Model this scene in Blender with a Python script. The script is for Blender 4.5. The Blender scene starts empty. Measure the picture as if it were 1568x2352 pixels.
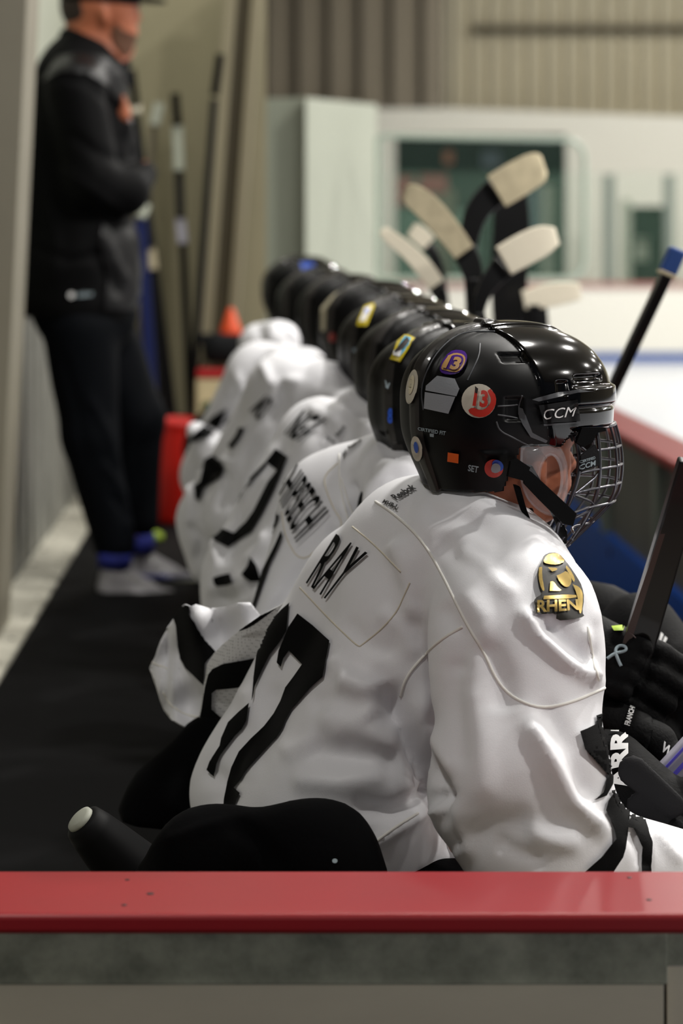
import bpy, bmesh, math, random
import numpy as np
from mathutils import Vector, Matrix, noise
from mathutils.bvhtree import BVHTree

# ------------------------------------------------------------------ camera
F = 5200.0            # focal length in pixels of a 1568 x 2352 picture
VX, VY = 600.0, 545.0 # where the bench direction (+Y) vanishes
H = 1.07              # camera height above the bench floor (z = 0)
sc = bpy.context.scene
cd = bpy.data.cameras.new('camera')
cam = bpy.data.objects.new('camera', cd)
sc.collection.objects.link(cam)
cam.location = (0, 0, H)
cam.rotation_euler = (math.radians(90), 0, 0)
cd.sensor_fit = 'VERTICAL'; cd.sensor_height = 36.0; cd.sensor_width = 24.0
cd.lens = F / 2352 * 36.0
cd.shift_x = (784 - VX) / 2352
cd.shift_y = -(1176 - VY) / 2352
cd.clip_start = 0.1; cd.clip_end = 200
cd.dof.use_dof = True
cd.dof.focus_distance = 2.72
cd.dof.aperture_fstop = 3.8
cd.dof.aperture_blades = 0
sc.camera = cam

# ------------------------------------------------------------------ world, lamps, exposure
w = bpy.data.worlds.new('hall_air'); sc.world = w; w.use_nodes = True
w.node_tree.nodes['Background'].inputs[0].default_value = (0.80, 0.86, 1.0, 1)
w.node_tree.nodes['Background'].inputs[1].default_value = 0.05
sc.view_settings.view_transform = 'Standard'
sc.view_settings.look = 'None'
sc.view_settings.gamma = 1.0
sc.view_settings.use_curve_mapping = False
sc.view_settings.exposure = 0.0
def area(name, loc, size, power, col=(1, .97, .92), size_y=None, aim=(0, 0, -1), spread=180):
    l = bpy.data.lights.new(name, 'AREA'); l.energy = power; l.color = col
    l.spread = math.radians(spread)
    if size_y: l.shape = 'RECTANGLE'; l.size = size; l.size_y = size_y
    else: l.shape = 'DISK'; l.size = size
    o = bpy.data.objects.new(name, l); sc.collection.objects.link(o)
    o.location = loc
    o.rotation_euler = Vector(aim).to_track_quat('-Z', 'Y').to_euler()
    return o
# high-bay lamps in rows above the ice
for ix, x in enumerate((5.5, 11.5, 17.5)):
    for iy, y in enumerate((1.0, 7.5, 14.0, 20.5, 27.0)):
        area('ceiling_lamp_or_fill', (x, y, 6.8), 0.34, 330 if ix else 430)
# lamps of the walkway behind the benches, with added fill lights among them
area('ceiling_lamp_or_fill', (1.5, 3.9, 3.6), 0.28, 96)
area('ceiling_lamp_or_fill', (0.3, -2.4, 2.2), 0.45, 30)  # added fill low behind the camera, brightens the near end wall
area('ceiling_lamp_or_fill', (-1.0, 1.3, 3.7), 0.30, 34)  # added fill from the upper left, brightens the nearest player's back
area('ceiling_lamp_or_fill', (0.3, 5.8, 4.3), 0.40, 16)
area('ceiling_lamp_or_fill', (0.9, 5.0, 4.2), 0.45, 34)
area('ceiling_lamp_or_fill', (0.0, 8.5, 4.1), 0.40, 17)

def W(px, py, Y):
    """the point at distance Y seen at picture position (px, py)"""
    return np.array([(px - VX) * Y / F, Y, H - (py - VY) * Y / F])
def M(px, Y): return px * Y / F
CAM = Vector((0, 0, H))

# ------------------------------------------------------------------ materials
MAT = {}
def lin(c):
    return tuple(((v / 255) / 12.92 if v / 255 <= .04045 else ((v / 255 + .055) / 1.055) ** 2.4) for v in c)
def mat(name, rgb, rough=.5, metal=0, coat=0, spec=.5, var=0, vscale=8, bump=0, bscale=60, alpha=1, trans=0, sheen=0, rgb2=None, stretch=(1,1,1), emit=0):
    m = bpy.data.materials.new(name); m.use_nodes = True
    nt = m.node_tree; b = nt.nodes['Principled BSDF']
    c = lin(rgb) + (1,)
    b.inputs['Base Color'].default_value = c
    b.inputs['Roughness'].default_value = rough
    b.inputs['Metallic'].default_value = metal
    b.inputs['Specular IOR Level'].default_value = spec
    b.inputs['Coat Weight'].default_value = coat
    b.inputs['Coat Roughness'].default_value = .05
    b.inputs['Alpha'].default_value = alpha
    b.inputs['Transmission Weight'].default_value = trans
    b.inputs['Sheen Weight'].default_value = sheen
    if emit:
        b.inputs['Emission Color'].default_value = c; b.inputs['Emission Strength'].default_value = emit
    if var or bump:
        tc = nt.nodes.new('ShaderNodeTexCoord'); mp = nt.nodes.new('ShaderNodeMapping')
        mp.inputs['Scale'].default_value = stretch
        nt.links.new(tc.outputs['Object'], mp.inputs[0])
    if var:
        n = nt.nodes.new('ShaderNodeTexNoise'); n.inputs['Scale'].default_value = vscale
        n.inputs['Detail'].default_value = 6; n.inputs['Roughness'].default_value = .65
        nt.links.new(mp.outputs[0], n.inputs['Vector'])
        r = nt.nodes.new('ShaderNodeValToRGB')
        r.color_ramp.elements[0].position = .3; r.color_ramp.elements[1].position = .7
        c2 = lin(rgb2) if rgb2 else tuple(v * (1 - var) for v in c[:3])
        r.color_ramp.elements[0].color = c2 + (1,); r.color_ramp.elements[1].color = c
        nt.links.new(n.outputs[0], r.inputs[0]); nt.links.new(r.outputs[0], b.inputs['Base Color'])
    if bump:
        n2 = nt.nodes.new('ShaderNodeTexNoise'); n2.inputs['Scale'].default_value = bscale
        n2.inputs['Detail'].default_value = 3
        nt.links.new(mp.outputs[0], n2.inputs['Vector'])
        bp = nt.nodes.new('ShaderNodeBump'); bp.inputs['Strength'].default_value = bump
        bp.inputs['Distance'].default_value = .003
        nt.links.new(n2.outputs[0], bp.inputs['Height']); nt.links.new(bp.outputs[0], b.inputs['Normal'])
    MAT[name] = m
    return m
mat('jersey_white', (232, 232, 236), .46, spec=.4, bump=.12, bscale=900, sheen=.15)
mat('jersey_yoke', (224, 224, 220), .50, spec=.35, bump=.10, bscale=700)
mat('jersey_print', (4, 4, 5), .7, spec=.10, bump=.15, bscale=900)
mat('brand_print', (52, 52, 54), .6)
mat('seam_thread', (232, 230, 224), .6)
mat('seam_cream', (214, 206, 188), .6)
mat('patch_gold', (176, 150, 84), .30, metal=.55, var=.25, vscale=40)
mat('patch_black', (24, 20, 10), .5)
mat('shell_black', (3, 3, 4), .12, coat=.6, spec=.3, bump=.02, bscale=30)
mat('shell_matte', (4, 4, 5), .42, spec=.22)
mat('helmet_grey', (72, 74, 78), .45, bump=.1, bscale=600)
mat('helmet_rim', (44, 42, 40), .4, coat=.2, spec=.3)
mat('clear_plastic', (225, 228, 235), .08, alpha=.10, coat=.2)
mat('cage_steel', (96, 96, 102), .28, metal=.85)
mat('cage_black', (14, 14, 16), .3, metal=.2, coat=.6)
mat('strap_black', (4, 4, 5), .8, spec=.1)
mat('pants_black', (2, 2, 3), .85, spec=.06, bump=.15, bscale=200)
mat('pants_navy', (4, 6, 10), .8, spec=.08, bump=.15, bscale=120)
mat('jacket_black', (3, 3, 4), .7, spec=.10, bump=.2, bscale=60)
mat('jacket_panel', (10, 10, 12), .42, spec=.3, bump=.35, bscale=40)
mat('skin', (168, 96, 64), .55, var=.18, vscale=30)
mat('beard', (82, 52, 34), .9)
mat('hair_dark', (40, 26, 18), .8, bump=.4, bscale=300)
mat('sock_blue', (14, 26, 110), .8)
mat('shoe_white', (176, 174, 178), .6, var=.15, vscale=40)
mat('shoe_blue', (16, 26, 96), .5)
mat('shoe_sole', (170, 172, 150), .6)
mat('glove_black', (5, 5, 6), .7, spec=.12, bump=.3, bscale=250)
mat('glove_grey', (26, 26, 28), .75, spec=.15, bump=.2, bscale=400)
mat('white_print', (226, 226, 226), .5)
mat('pale_print', (150, 165, 172), .5)
mat('orange', (226, 96, 16), .5)
mat('sticker_purple', (70, 28, 128), .35)
mat('sticker_gold', (190, 148, 92), .35)
mat('sticker_white', (206, 200, 184), .35, var=.12, vscale=120)
mat('sticker_red', (188, 44, 30), .35)
mat('sticker_yellow', (196, 176, 40), .35)
mat('sticker_blue', (28, 82, 190), .35)
mat('sticker_sky', (96, 176, 210), .35)
mat('sticker_grey', (146, 150, 156), .4, bump=.1, bscale=500)
mat('cap_red', (138, 20, 28), .38, spec=.35, var=.2, vscale=5, rgb2=(132, 26, 32))
mat('cap_red_edge', (150, 10, 20), .4)
mat('screw_dark', (26, 14, 14), .6)
mat('rail_metal', (176, 178, 160), .6, metal=.1, var=.5, vscale=14, rgb2=(104, 106, 94), bump=.1, bscale=60)
mat('panel_cream', (232, 222, 200), .55, var=.15, vscale=2, stretch=(1,1,3))
mat('rubber_mat', (4, 4, 5), .8, spec=.1, bump=.3, bscale=90, var=.3, vscale=6)
mat('kick_strip', (206, 203, 188), .5, var=.35, vscale=10)
mat('wall_metal', (146, 146, 138), .5, metal=.15, var=.5, vscale=5, stretch=(1,1,.4))
mat('post_beige', (126, 121, 106), .55, var=.12, vscale=3)
mat('wall_beige', (150, 143, 116), .8, var=.1, vscale=2)
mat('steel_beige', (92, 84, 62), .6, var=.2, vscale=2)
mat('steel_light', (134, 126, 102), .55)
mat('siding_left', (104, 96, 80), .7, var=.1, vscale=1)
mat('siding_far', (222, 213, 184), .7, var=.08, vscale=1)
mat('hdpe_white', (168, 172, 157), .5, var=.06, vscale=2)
mat('hdpe_shade', (158, 164, 148), .55, var=.06, vscale=2)  # darker copy of hdpe_white: the partition's shaded face put into the colour
mat('far_white', (232, 230, 216), .6, var=.04, vscale=1)
mat('far_green', (186, 206, 188), .4, var=.08, vscale=1)
mat('far_post', (112, 122, 112), .5)
mat('far_dark', (9, 10, 12), .6, spec=.1)
mat('far_blue', (44, 62, 82), .4, var=.4, vscale=2)
mat('far_glass', (96, 122, 108), .5, spec=.1, var=.3, vscale=1.5)
mat('far_red', (132, 50, 44), .6)
mat('boards_white', (236, 234, 222), .4, var=.03, vscale=1)
mat('boards_blue', (34, 78, 150), .4)
mat('boards_redline', (170, 110, 104), .5)
mat('ice', (226, 230, 238), .22, spec=.5, var=.03, vscale=2)
mat('inner_panel', (96, 96, 92), .6, var=.3, vscale=5, stretch=(1,1,.3))
mat('inner_blue', (8, 74, 168), .5, spec=.3)
mat('glass_green', (150, 190, 165), .05, alpha=.055)
mat('shield_clear', (120, 150, 135), .05, alpha=.06)
mat('cap_red_side', (112, 22, 18), .55, spec=.2)
mat('stick_navy', (26, 36, 84), .5, spec=.2)
mat('glass_edge', (190, 205, 190), .3, alpha=.8)
mat('stick_black', (7, 7, 8), .4, coat=.15, spec=.25)
mat('stick_bronze', (62, 48, 46), .35, metal=.4)
mat('tape_white', (214, 206, 186), .8, bump=.3, bscale=120)
mat('tape_cream', (190, 178, 148), .85, var=.3, vscale=30)
mat('tape_blue', (18, 58, 120), .7)
mat('stick_lilac', (172, 170, 184), .35)
mat('stick_violet', (92, 84, 200), .35)
mat('neon', (160, 190, 30), .6)
mat('bucket_red', (190, 22, 8), .5)
mat('cooler_cream', (214, 200, 158), .5)
mat('cooler_red', (170, 16, 20), .5)
mat('logo_green', (24, 66, 20), .6)
mat('bag_black', (20, 21, 23), .8, spec=.15, bump=.3, bscale=60)
mat('cone_orange', (220, 74, 10), .5)
mat('bottle_body', (7, 7, 8), .6, spec=.12)
mat('bottle_cap', (150, 152, 140), .6)

def jersey_mesh_mat():
    m = mat('jersey_mesh', (214, 214, 214), .6)
    nt = m.node_tree; b = nt.nodes['Principled BSDF']
    tc = nt.nodes.new('ShaderNodeTexCoord'); mp = nt.nodes.new('ShaderNodeMapping')
    mp.inputs['Scale'].default_value = (1, .7, .55)
    nt.links.new(tc.outputs['Object'], mp.inputs[0])
    v = nt.nodes.new('ShaderNodeTexVoronoi'); v.inputs['Scale'].default_value = 420
    v.inputs['Randomness'].default_value = .15
    nt.links.new(mp.outputs[0], v.inputs['Vector'])
    r = nt.nodes.new('ShaderNodeValToRGB')
    r.color_ramp.elements[0].position = .18; r.color_ramp.elements[1].position = .30
    r.color_ramp.elements[0].color = lin((120, 120, 122)) + (1,); r.color_ramp.elements[1].color = lin((212, 212, 212)) + (1,)
    nt.links.new(v.outputs['Distance'], r.inputs[0]); nt.links.new(r.outputs[0], b.inputs['Base Color'])
jersey_mesh_mat()

# ------------------------------------------------------------------ helpers
ORG = {}
def link(name, V, Fc, m, parent=None, smooth=True, origin=None, midx=None):
    V = np.asarray(V, dtype=np.float64).reshape(-1, 3)
    if parent is not None: org = ORG[parent.name]
    else: org = np.array(origin if origin is not None else (0, 0, 0), float)
    me = bpy.data.meshes.new(name)
    me.from_pydata((V - org).tolist(), [], [tuple(int(i) for i in f) for f in Fc])
    ms = m if isinstance(m, (list, tuple)) else [m]
    for x in ms: me.materials.append(MAT[x])
    if midx is not None: me.polygons.foreach_set('material_index', list(midx))
    if smooth: me.polygons.foreach_set('use_smooth', [True] * len(me.polygons))
    me.update()
    o = bpy.data.objects.new(name, me); sc.collection.objects.link(o)
    if parent is not None: o.parent = parent
    else: o.location = org
    ORG[o.name] = org
    return o
def empty(name, loc, label, cat, group=None):
    o = bpy.data.objects.new(name, None); sc.collection.objects.link(o)
    o.location = tuple(loc); ORG[o.name] = np.array(loc, float); o.empty_display_size = .1
    tag(o, label, cat, group); return o
def tag(o, label, cat, group=None):
    o['label'] = label; o['category'] = cat
    if group: o['group'] = group
    return o
def struct(o): o['kind'] = 'structure'; return o

class MB:
    def __init__(s): s.V = []; s.F = []; s.n = 0; s.mi = []
    def add(s, V, Fc, mi=0):
        V = np.asarray(V, float).reshape(-1, 3)
        s.V.append(V); s.F += [tuple(i + s.n for i in f) for f in Fc]; s.mi += [mi] * len(Fc); s.n += len(V); return s
    def box(s, x0, x1, y0, y1, z0, z1, mi=0):
        V = [(x, y, z) for x in (x0, x1) for y in (y0, y1) for z in (z0, z1)]
        return s.add(V, [(0,1,3,2), (4,6,7,5), (0,4,5,1), (2,3,7,6), (0,2,6,4), (1,5,7,3)], mi)
    def hexa(s, P, mi=0):
        """eight corners: bottom ring of four, top ring of four"""
        return s.add(P, [(3,2,1,0), (4,5,6,7), (0,1,5,4), (1,2,6,5), (2,3,7,6), (3,0,4,7)], mi)
    def bar(s, a, b, wx, wy, up=(0, 1, 0), mi=0, w2=None):
        a = Vector(a); b = Vector(b); d = (b - a).normalized(); u = Vector(up); x = d.cross(u).normalized(); y = x.cross(d).normalized()
        w2 = w2 or (wx, wy)
        P = []
        for c, (p, q) in ((a, (wx, wy)), (b, w2)):
            for sx, sy in ((-1,-1), (1,-1), (1,1), (-1,1)): P.append(c + x * sx * p / 2 + y * sy * q / 2)
        return s.hexa(P, mi)
    def tube(s, pts, rad, n=8, mi=0, closed=False, flat=1.0, up=None):
        pts = [Vector(p) for p in pts]; m = len(pts)
        if not hasattr(rad, '__len__'): rad = [rad] * m
        V = []; prev = None
        for i, p in enumerate(pts):
            if closed: t = pts[(i + 1) % m] - pts[i - 1]
            else: t = pts[min(i + 1, m - 1)] - pts[max(i - 1, 0)]
            t.normalize()
            if prev is None:
                a = Vector(up) if up is not None else (Vector((0, 0, 1)) if abs(t.z) < .9 else Vector((1, 0, 0)))
            else: a = prev
            x = (a - t * a.dot(t)).normalized(); y = t.cross(x); prev = x
            for k in range(n):
                c = 2 * math.pi * k / n
                V.append(p + (x * math.cos(c) + y * math.sin(c) * flat) * rad[i])
        Fc = []
        for i in range(m if closed else m - 1):
            j = (i + 1) % m
            for k in range(n):
                l = (k + 1) % n; Fc.append((i*n+k, i*n+l, j*n+l, j*n+k))
        if not closed: Fc += [tuple(range(n))[::-1], tuple((m-1)*n + k for k in range(n))]
        return s.add(V, Fc, mi)
    def lathe(s, c, prof, n=24, mi=0, axis=None):
        R = Vector((0,0,1)).rotation_difference(Vector(axis)).to_matrix() if axis is not None else Matrix.Identity(3)
        V = []
        for r, z in prof:
            for k in range(n):
                a = 2*math.pi*k/n; V.append(Vector(c) + R @ Vector((r*math.cos(a), r*math.sin(a), z)))
        Fc = [(i*n+k, i*n+(k+1)%n, (i+1)*n+(k+1)%n, (i+1)*n+k) for i in range(len(prof)-1) for k in range(n)]
        Fc += [tuple(range(n))[::-1], tuple((len(prof)-1)*n+k for k in range(n))]
        return s.add(V, Fc, mi)
    def prism(s, poly, off, mi=0):
        """planar polygon (3-D points) extruded by a vector"""
        n = len(poly); A = [Vector(p) for p in poly]; o = Vector(off)
        V = A + [p + o for p in A]
        bm = bmesh.new(); vs = [bm.verts.new(p) for p in A]; f = bm.faces.new(vs)
        for i, v in enumerate(bm.verts): v.index = i
        r = bmesh.ops.triangulate(bm, faces=[f]); tris = [tuple(v.index for v in q.verts) for q in bm.faces]; bm.free()
        Fc = tris + [tuple(i + n for i in reversed(t)) for t in tris]
        Fc += [(i, i + n, (i + 1) % n + n, (i + 1) % n) for i in range(n)]
        return s.add(V, Fc, mi)
    def obj(s, name, m, parent=None, smooth=False, origin=None, bevel=0):
        o = link(name, np.concatenate(s.V), s.F, m, parent, smooth, origin, s.mi)
        if bevel:
            b = o.modifiers.new('bevel', 'BEVEL'); b.width = bevel; b.segments = 3; b.limit_method = 'ANGLE'
        return o

# --- signed distance bodies, meshed with surface nets
def sdf_mesh(prims, h, k=.02, cuts=()):
    P = []
    for q in prims:
        a, b, ra, rb = np.array(q[0], float), np.array(q[1], float), q[2], q[3]
        P.append((a, b, ra, rb, q[4] if len(q) > 4 else 1.0, q[5] if len(q) > 5 else k))
    lo = np.min([np.minimum(a, b) - max(ra, rb) * np.array([1, max(1, s), 1]) for a, b, ra, rb, s, _ in P], 0) - 3 * h
    hi = np.max([np.maximum(a, b) + max(ra, rb) * np.array([1, max(1, s), 1]) for a, b, ra, rb, s, _ in P], 0) + 3 * h
    n = np.ceil((hi - lo) / h).astype(int) + 1
    ax = [(lo[i] + h * np.arange(n[i])).astype(np.float32) for i in range(3)]
    X, Y, Z = np.meshgrid(*ax, indexing='ij')
    D = None
    for a, b, ra, rb, s, kk in P:
        ab = b - a; abs_ = ab * np.array([1, 1 / s, 1]); L = max((abs_ ** 2).sum(), 1e-9)
        px, py, pz = X - a[0], (Y - a[1]) / s, Z - a[2]
        t = np.clip((px * abs_[0] + py * abs_[1] + pz * abs_[2]) / L, 0, 1)
        d = np.sqrt((px - t * abs_[0]) ** 2 + (py - t * abs_[1]) ** 2 + (pz - t * abs_[2]) ** 2) - (ra + (rb - ra) * t)
        if D is None: D = d
        else:
            hh = np.clip(.5 + .5 * (D - d) / kk, 0, 1)
            D = D * (1 - hh) + d * hh - kk * hh * (1 - hh)
    for p, nn in cuts:
        nn = np.array(nn, float); nn /= np.linalg.norm(nn)
        D = np.maximum(D, (X - p[0]) * nn[0] + (Y - p[1]) * nn[1] + (Z - p[2]) * nn[2])
    D[0] = D[-1] = 1; D[:, 0] = D[:, -1] = 1; D[:, :, 0] = D[:, :, -1] = 1
    S = D < 0
    sx, sy, sz = [m - 1 for m in D.shape]
    acc = np.zeros((sx, sy, sz, 3), np.float32); cnt = np.zeros((sx, sy, sz), np.float32)
    C = [(i, j, l) for i in (0, 1) for j in (0, 1) for l in (0, 1)]
    for c1 in C:
        for axn in range(3):
            if c1[axn] == 0:
                c2 = list(c1); c2[axn] = 1
                A = D[c1[0]:c1[0]+sx, c1[1]:c1[1]+sy, c1[2]:c1[2]+sz]; B = D[c2[0]:c2[0]+sx, c2[1]:c2[1]+sy, c2[2]:c2[2]+sz]
                cr = (A < 0) != (B < 0)
                t = np.where(cr, A / np.where(cr, A - B, 1), 0)
                for q in range(3):
                    acc[..., q] += np.where(cr, c1[q] + (t if q == axn else 0), 0)
                cnt += cr
    act = cnt > 0
    idx = -np.ones((sx, sy, sz), int); idx[act] = np.arange(act.sum())
    I = np.argwhere(act)
    V = lo + h * (I + acc[act] / cnt[act][:, None])
    quads = []
    for axn in range(3):
        o1, o2 = [(1, 2), (2, 0), (0, 1)][axn]
        sl = [slice(1, -1)] * 3; sl[axn] = slice(0, -1)
        sl2 = [slice(1, -1)] * 3; sl2[axn] = slice(1, None)
        A = S[tuple(sl)]; B = S[tuple(sl2)]
        for flip, mm in ((False, A & ~B), (True, ~A & B)):
            E = np.argwhere(mm)
            if not len(E): continue
            base = E.copy(); off = np.ones(3, int); off[axn] = 0; base = E + off
            def cell(d1, d2):
                c = base.copy(); c[:, o1] -= d1; c[:, o2] -= d2
                return idx[c[:, 0], c[:, 1], c[:, 2]]
            q = np.stack([cell(1, 1), cell(0, 1), cell(0, 0), cell(1, 0)], 1)
            if flip: q = q[:, ::-1]
            quads.append(q)
    return V, np.concatenate(quads)
def normals(V, Q):
    a = V[Q[:, 0]]; b = V[Q[:, 1]]; c = V[Q[:, 2]]; d = V[Q[:, 3]]
    n = np.cross(c - a, d - b); N = np.zeros_like(V)
    for i in range(4): np.add.at(N, Q[:, i], n)
    return N / np.maximum(np.linalg.norm(N, axis=1), 1e-12)[:, None]
def relax(V, Q, it=2, f=.5):
    for _ in range(it):
        S = np.zeros_like(V); c = np.zeros(len(V))
        for i in range(4):
            np.add.at(S, Q[:, i], V[Q[:, (i + 1) % 4]] + V[Q[:, i - 1]]); np.add.at(c, Q[:, i], 2)
        V = V + f * (S / np.maximum(c, 1)[:, None] - V)
    return V
def project(V):
    return np.stack([VX + V[:, 0] / V[:, 1] * F, VY + (H - V[:, 2]) / V[:, 1] * F], 1)
def polydist(P, L):
    """distance of points P to polyline L and the share of the way along it"""
    best = np.full(len(P), 1e9); tt = np.zeros(len(P)); n = len(L) - 1
    for i in range(n):
        a = np.array(L[i], float); b = np.array(L[i + 1], float); ab = b - a
        t = np.clip(((P - a) @ ab) / (ab @ ab), 0, 1)
        d = np.linalg.norm(P - a - t[:, None] * ab, axis=1)
        m = d < best; best[m] = d[m]; tt[m] = (i + t[m]) / n
    return best, tt
def fold(V, Q, folds, jitter=0, jscale=12, seed=0):
    """cloth folds: (polyline, half width in picture px, height in mm); taper towards both ends"""
    N = normals(V, Q); P = project(V)
    view = V - np.array([0, 0, H]); view /= np.linalg.norm(view, axis=1)[:, None]
    face = np.clip((-(N * view).sum(1) + .25) / .4, 0, 1)
    disp = np.zeros(len(V))
    for L, wd, mm in folds:
        d, t = polydist(P, L)
        disp += mm * .001 * np.exp(-(d / wd) ** 2) * np.clip(np.sin(math.pi * np.clip(t, .02, .98)) * 2.2, 0, 1)
    disp *= face
    if jitter:
        o = Vector((seed * 7.1, seed * 3.3, 0))
        disp += np.array([jitter * noise.noise(Vector((v[0] * jscale, v[1] * jscale, v[2] * jscale * .6)) + o) for v in V])
    return V + N * disp[:, None]

# --- flat prints laid onto a surface: the outline is cut into a fine net and every point is set on the surface
def cut_grid(bm, step):
    xs = [v.co.x for v in bm.verts]; ys = [v.co.y for v in bm.verts]
    for lo, hi, no in ((min(xs), max(xs), (1, 0, 0)), (min(ys), max(ys), (0, 1, 0))):
        g = math.ceil(lo / step) * step
        while g < hi:
            geom = list(bm.verts) + list(bm.edges) + list(bm.faces)
            co = (g, 0, 0) if no[0] else (0, g, 0)
            bmesh.ops.bisect_plane(bm, geom=geom, plane_co=co, plane_no=no, dist=1e-4); g += step
CAMWARD = .0030
def onto(bvh, bm, off, scrap=.3):
    V = []; ok = {}
    keep = {}; hits = {}
    for v in bm.verts:
        d = (Vector(W(v.co.x, v.co.y, 1.0)) - CAM).normalized()
        hits[v] = (d,) + tuple(bvh.ray_cast(CAM, d))
    ys = sorted(h[1].y for h in hits.values() if h[1] is not None)
    if not ys: return [], []
    med = ys[len(ys) // 2]
    for v in bm.verts:
        d, loc, nrm, _, dist = hits[v]
        if loc is None and scrap == 0: continue
        if loc is None or (scrap and loc.y > med + .13):
            # just past the outline: fold the print round the edge of the nearest surface
            y = med
            for _ in range(3):
                q = W(v.co.x, v.co.y, y)
                loc, nrm, _, dist = bvh.find_nearest(Vector(q))
                if loc is None: break
                y = loc.y
            if loc is None or (loc.xz - Vector((q[0], q[2]))).length > .014: continue
        if nrm.dot(d) > 0: nrm = -nrm
        keep[v] = len(V); V.append(loc + nrm * off - d * (off * 1.2 + CAMWARD))
    Fc = []
    for f in bm.faces:
        if all(v in keep for v in f.verts):
            idx = [keep[v] for v in f.verts]
            ys = [V[i].y for i in idx]
            if max(ys) - min(ys) < .09: Fc.append(idx)
    # drop stray scraps: keep connected patches of a fair size
    par = list(range(len(V)))
    def root(i):
        while par[i] != i: par[i] = par[par[i]]; i = par[i]
        return i
    for f in Fc:
        r = root(f[0])
        for i in f[1:]: par[root(i)] = r
    cnt = {}
    for f in Fc: cnt[root(f[0])] = cnt.get(root(f[0]), 0) + 1
    if cnt:
        big = max(cnt.values()); Fc = [f for f in Fc if cnt[root(f[0])] > scrap * big]
    return V, Fc
def print_poly(name, bvh, polys, m, parent, step=8, off=.0015):
    if len(polys) > 1 and name in ('back_number', 'waist_band', 'tail_stripe'):
        return [print_poly(name, bvh, [q], m, parent, step, off) for q in polys][0]
    mb = MB()
    for poly in polys:
        bm = bmesh.new()
        f = bm.faces.new([bm.verts.new((x, y, 0)) for x, y in poly])
        bmesh.ops.triangulate(bm, faces=[f]); cut_grid(bm, step)
        V, Fc = onto(bvh, bm, off); bm.free()
        if V and Fc: mb.add(V, Fc)
    if not mb.V: return None
    return mb.obj(name.replace('_ring', ''), m, parent, smooth=True)
def ellipse(cx, cy, rx, ry, rot=0, n=28):
    c, s = math.cos(math.radians(rot)), math.sin(math.radians(rot))
    return [(cx + rx*math.cos(a)*c - ry*math.sin(a)*s, cy + rx*math.cos(a)*s + ry*math.sin(a)*c) for a in [2*math.pi*i/n for i in range(n)]]
def text_bm(txt, bold=.02, shear=0):
    cu = bpy.data.curves.new('lettering', 'FONT'); cu.body = txt; cu.offset = bold; cu.shear = shear; cu.resolution_u = 3
    ob = bpy.data.objects.new('lettering', cu); sc.collection.objects.link(ob)
    bpy.context.view_layer.update()
    me = bpy.data.meshes.new_from_object(ob)
    bpy.data.objects.remove(ob); bpy.data.curves.remove(cu)
    bm = bmesh.new(); bm.from_mesh(me); bpy.data.meshes.remove(me)
    bmesh.ops.triangulate(bm, faces=bm.faces[:])
    return bm
def print_text(name, bvh, txt, quad, m, parent, step=6, off=.0015, bold=.02, shear=0):
    """quad: picture positions of the word's TL, TR, BR, BL corners"""
    bm = text_bm(txt, bold, shear)
    xs = [v.co.x for v in bm.verts]; ys = [v.co.y for v in bm.verts]
    x0, x1, y0, y1 = min(xs), max(xs), min(ys), max(ys)
    TL, TR, BR, BL = [np.array(q, float) for q in quad]
    for v in bm.verts:
        u = (v.co.x - x0) / (x1 - x0); t = (v.co.y - y0) / (y1 - y0)
        p = (BL * (1-u) + BR * u) * (1-t) + (TL * (1-u) + TR * u) * t
        v.co = (p[0], p[1], 0)
    cut_grid(bm, step)
    V, Fc = onto(bvh, bm, off, 0); bm.free()
    if not Fc: return None
    return MB().add(V, Fc).obj(name, m, parent, smooth=True)
def densify(L, step=8):
    out = []
    for a, b in zip(L[:-1], L[1:]):
        a = np.array(a, float); b = np.array(b, float); n = max(1, int(np.linalg.norm(b - a) / step))
        out += [a + (b - a) * i / n for i in range(n)]
    return out + [np.array(L[-1], float)]
def smooth_line(L, it=2):
    for _ in range(it):
        q = [np.array(L[0], float)]
        for a, b in zip(L[:-1], L[1:]):
            a = np.array(a, float); b = np.array(b, float)
            q += [a * .75 + b * .25, a * .25 + b * .75]
        L = q + [np.array(L[-1], float)]
    return L
def print_ring(name, bvh, pairs, m, parent, step=6, off=.002):
    n = len(pairs)
    return print_poly(name + '_ring', bvh, [[pairs[i][0], pairs[(i+1) % n][0], pairs[(i+1) % n][1], pairs[i][1]] for i in range(n)], m, parent, step, off)
def seam(name, bvh, lines, m, parent, r=.0013):
    if len(lines) > 1: return [seam(name, bvh, [L], m, parent, r) for L in lines]
    mb = MB()
    for L in lines:
        pts = []
        for p in densify(smooth_line(L, 2), 7):
            d = (Vector(W(p[0], p[1], 1.0)) - CAM).normalized()
            loc, nrm, _, _ = bvh.ray_cast(CAM, d)
            if loc is None: continue
            if pts and abs(loc.y - pts[-1].y) > .08: continue
            pts.append(loc)
        if len(pts) > 2: mb.tube(pts, r, 6)
    return mb.obj(name, m, parent, smooth=True) if mb.V else None
def bvh_of(V, Q):
    Q = np.asarray(Q); T = np.concatenate([Q[:, [0, 1, 2]], Q[:, [0, 2, 3]]])
    return BVHTree.FromPolygons(V.tolist(), T.tolist(), all_triangles=True)
def prim(a, b, ra, rb=None, s=1.0, k=None):
    """rounded cone between two picture positions with their distances; radii in picture px"""
    A = W(*a); B = W(*b); rb = ra if rb is None else rb
    q = [A, B, M(ra, a[2]), M(rb, b[2]), s]
    if k: q.append(k)
    return tuple(q)
# ================================================================== the setting
def bx(name, m, x0, x1, y0, y1, z0, z1, bevel=0, st=True, origin=None):
    o = MB().box(x0, x1, y0, y1, z0, z1).obj(name, m, bevel=bevel, origin=origin)
    return struct(o) if st else o
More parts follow.
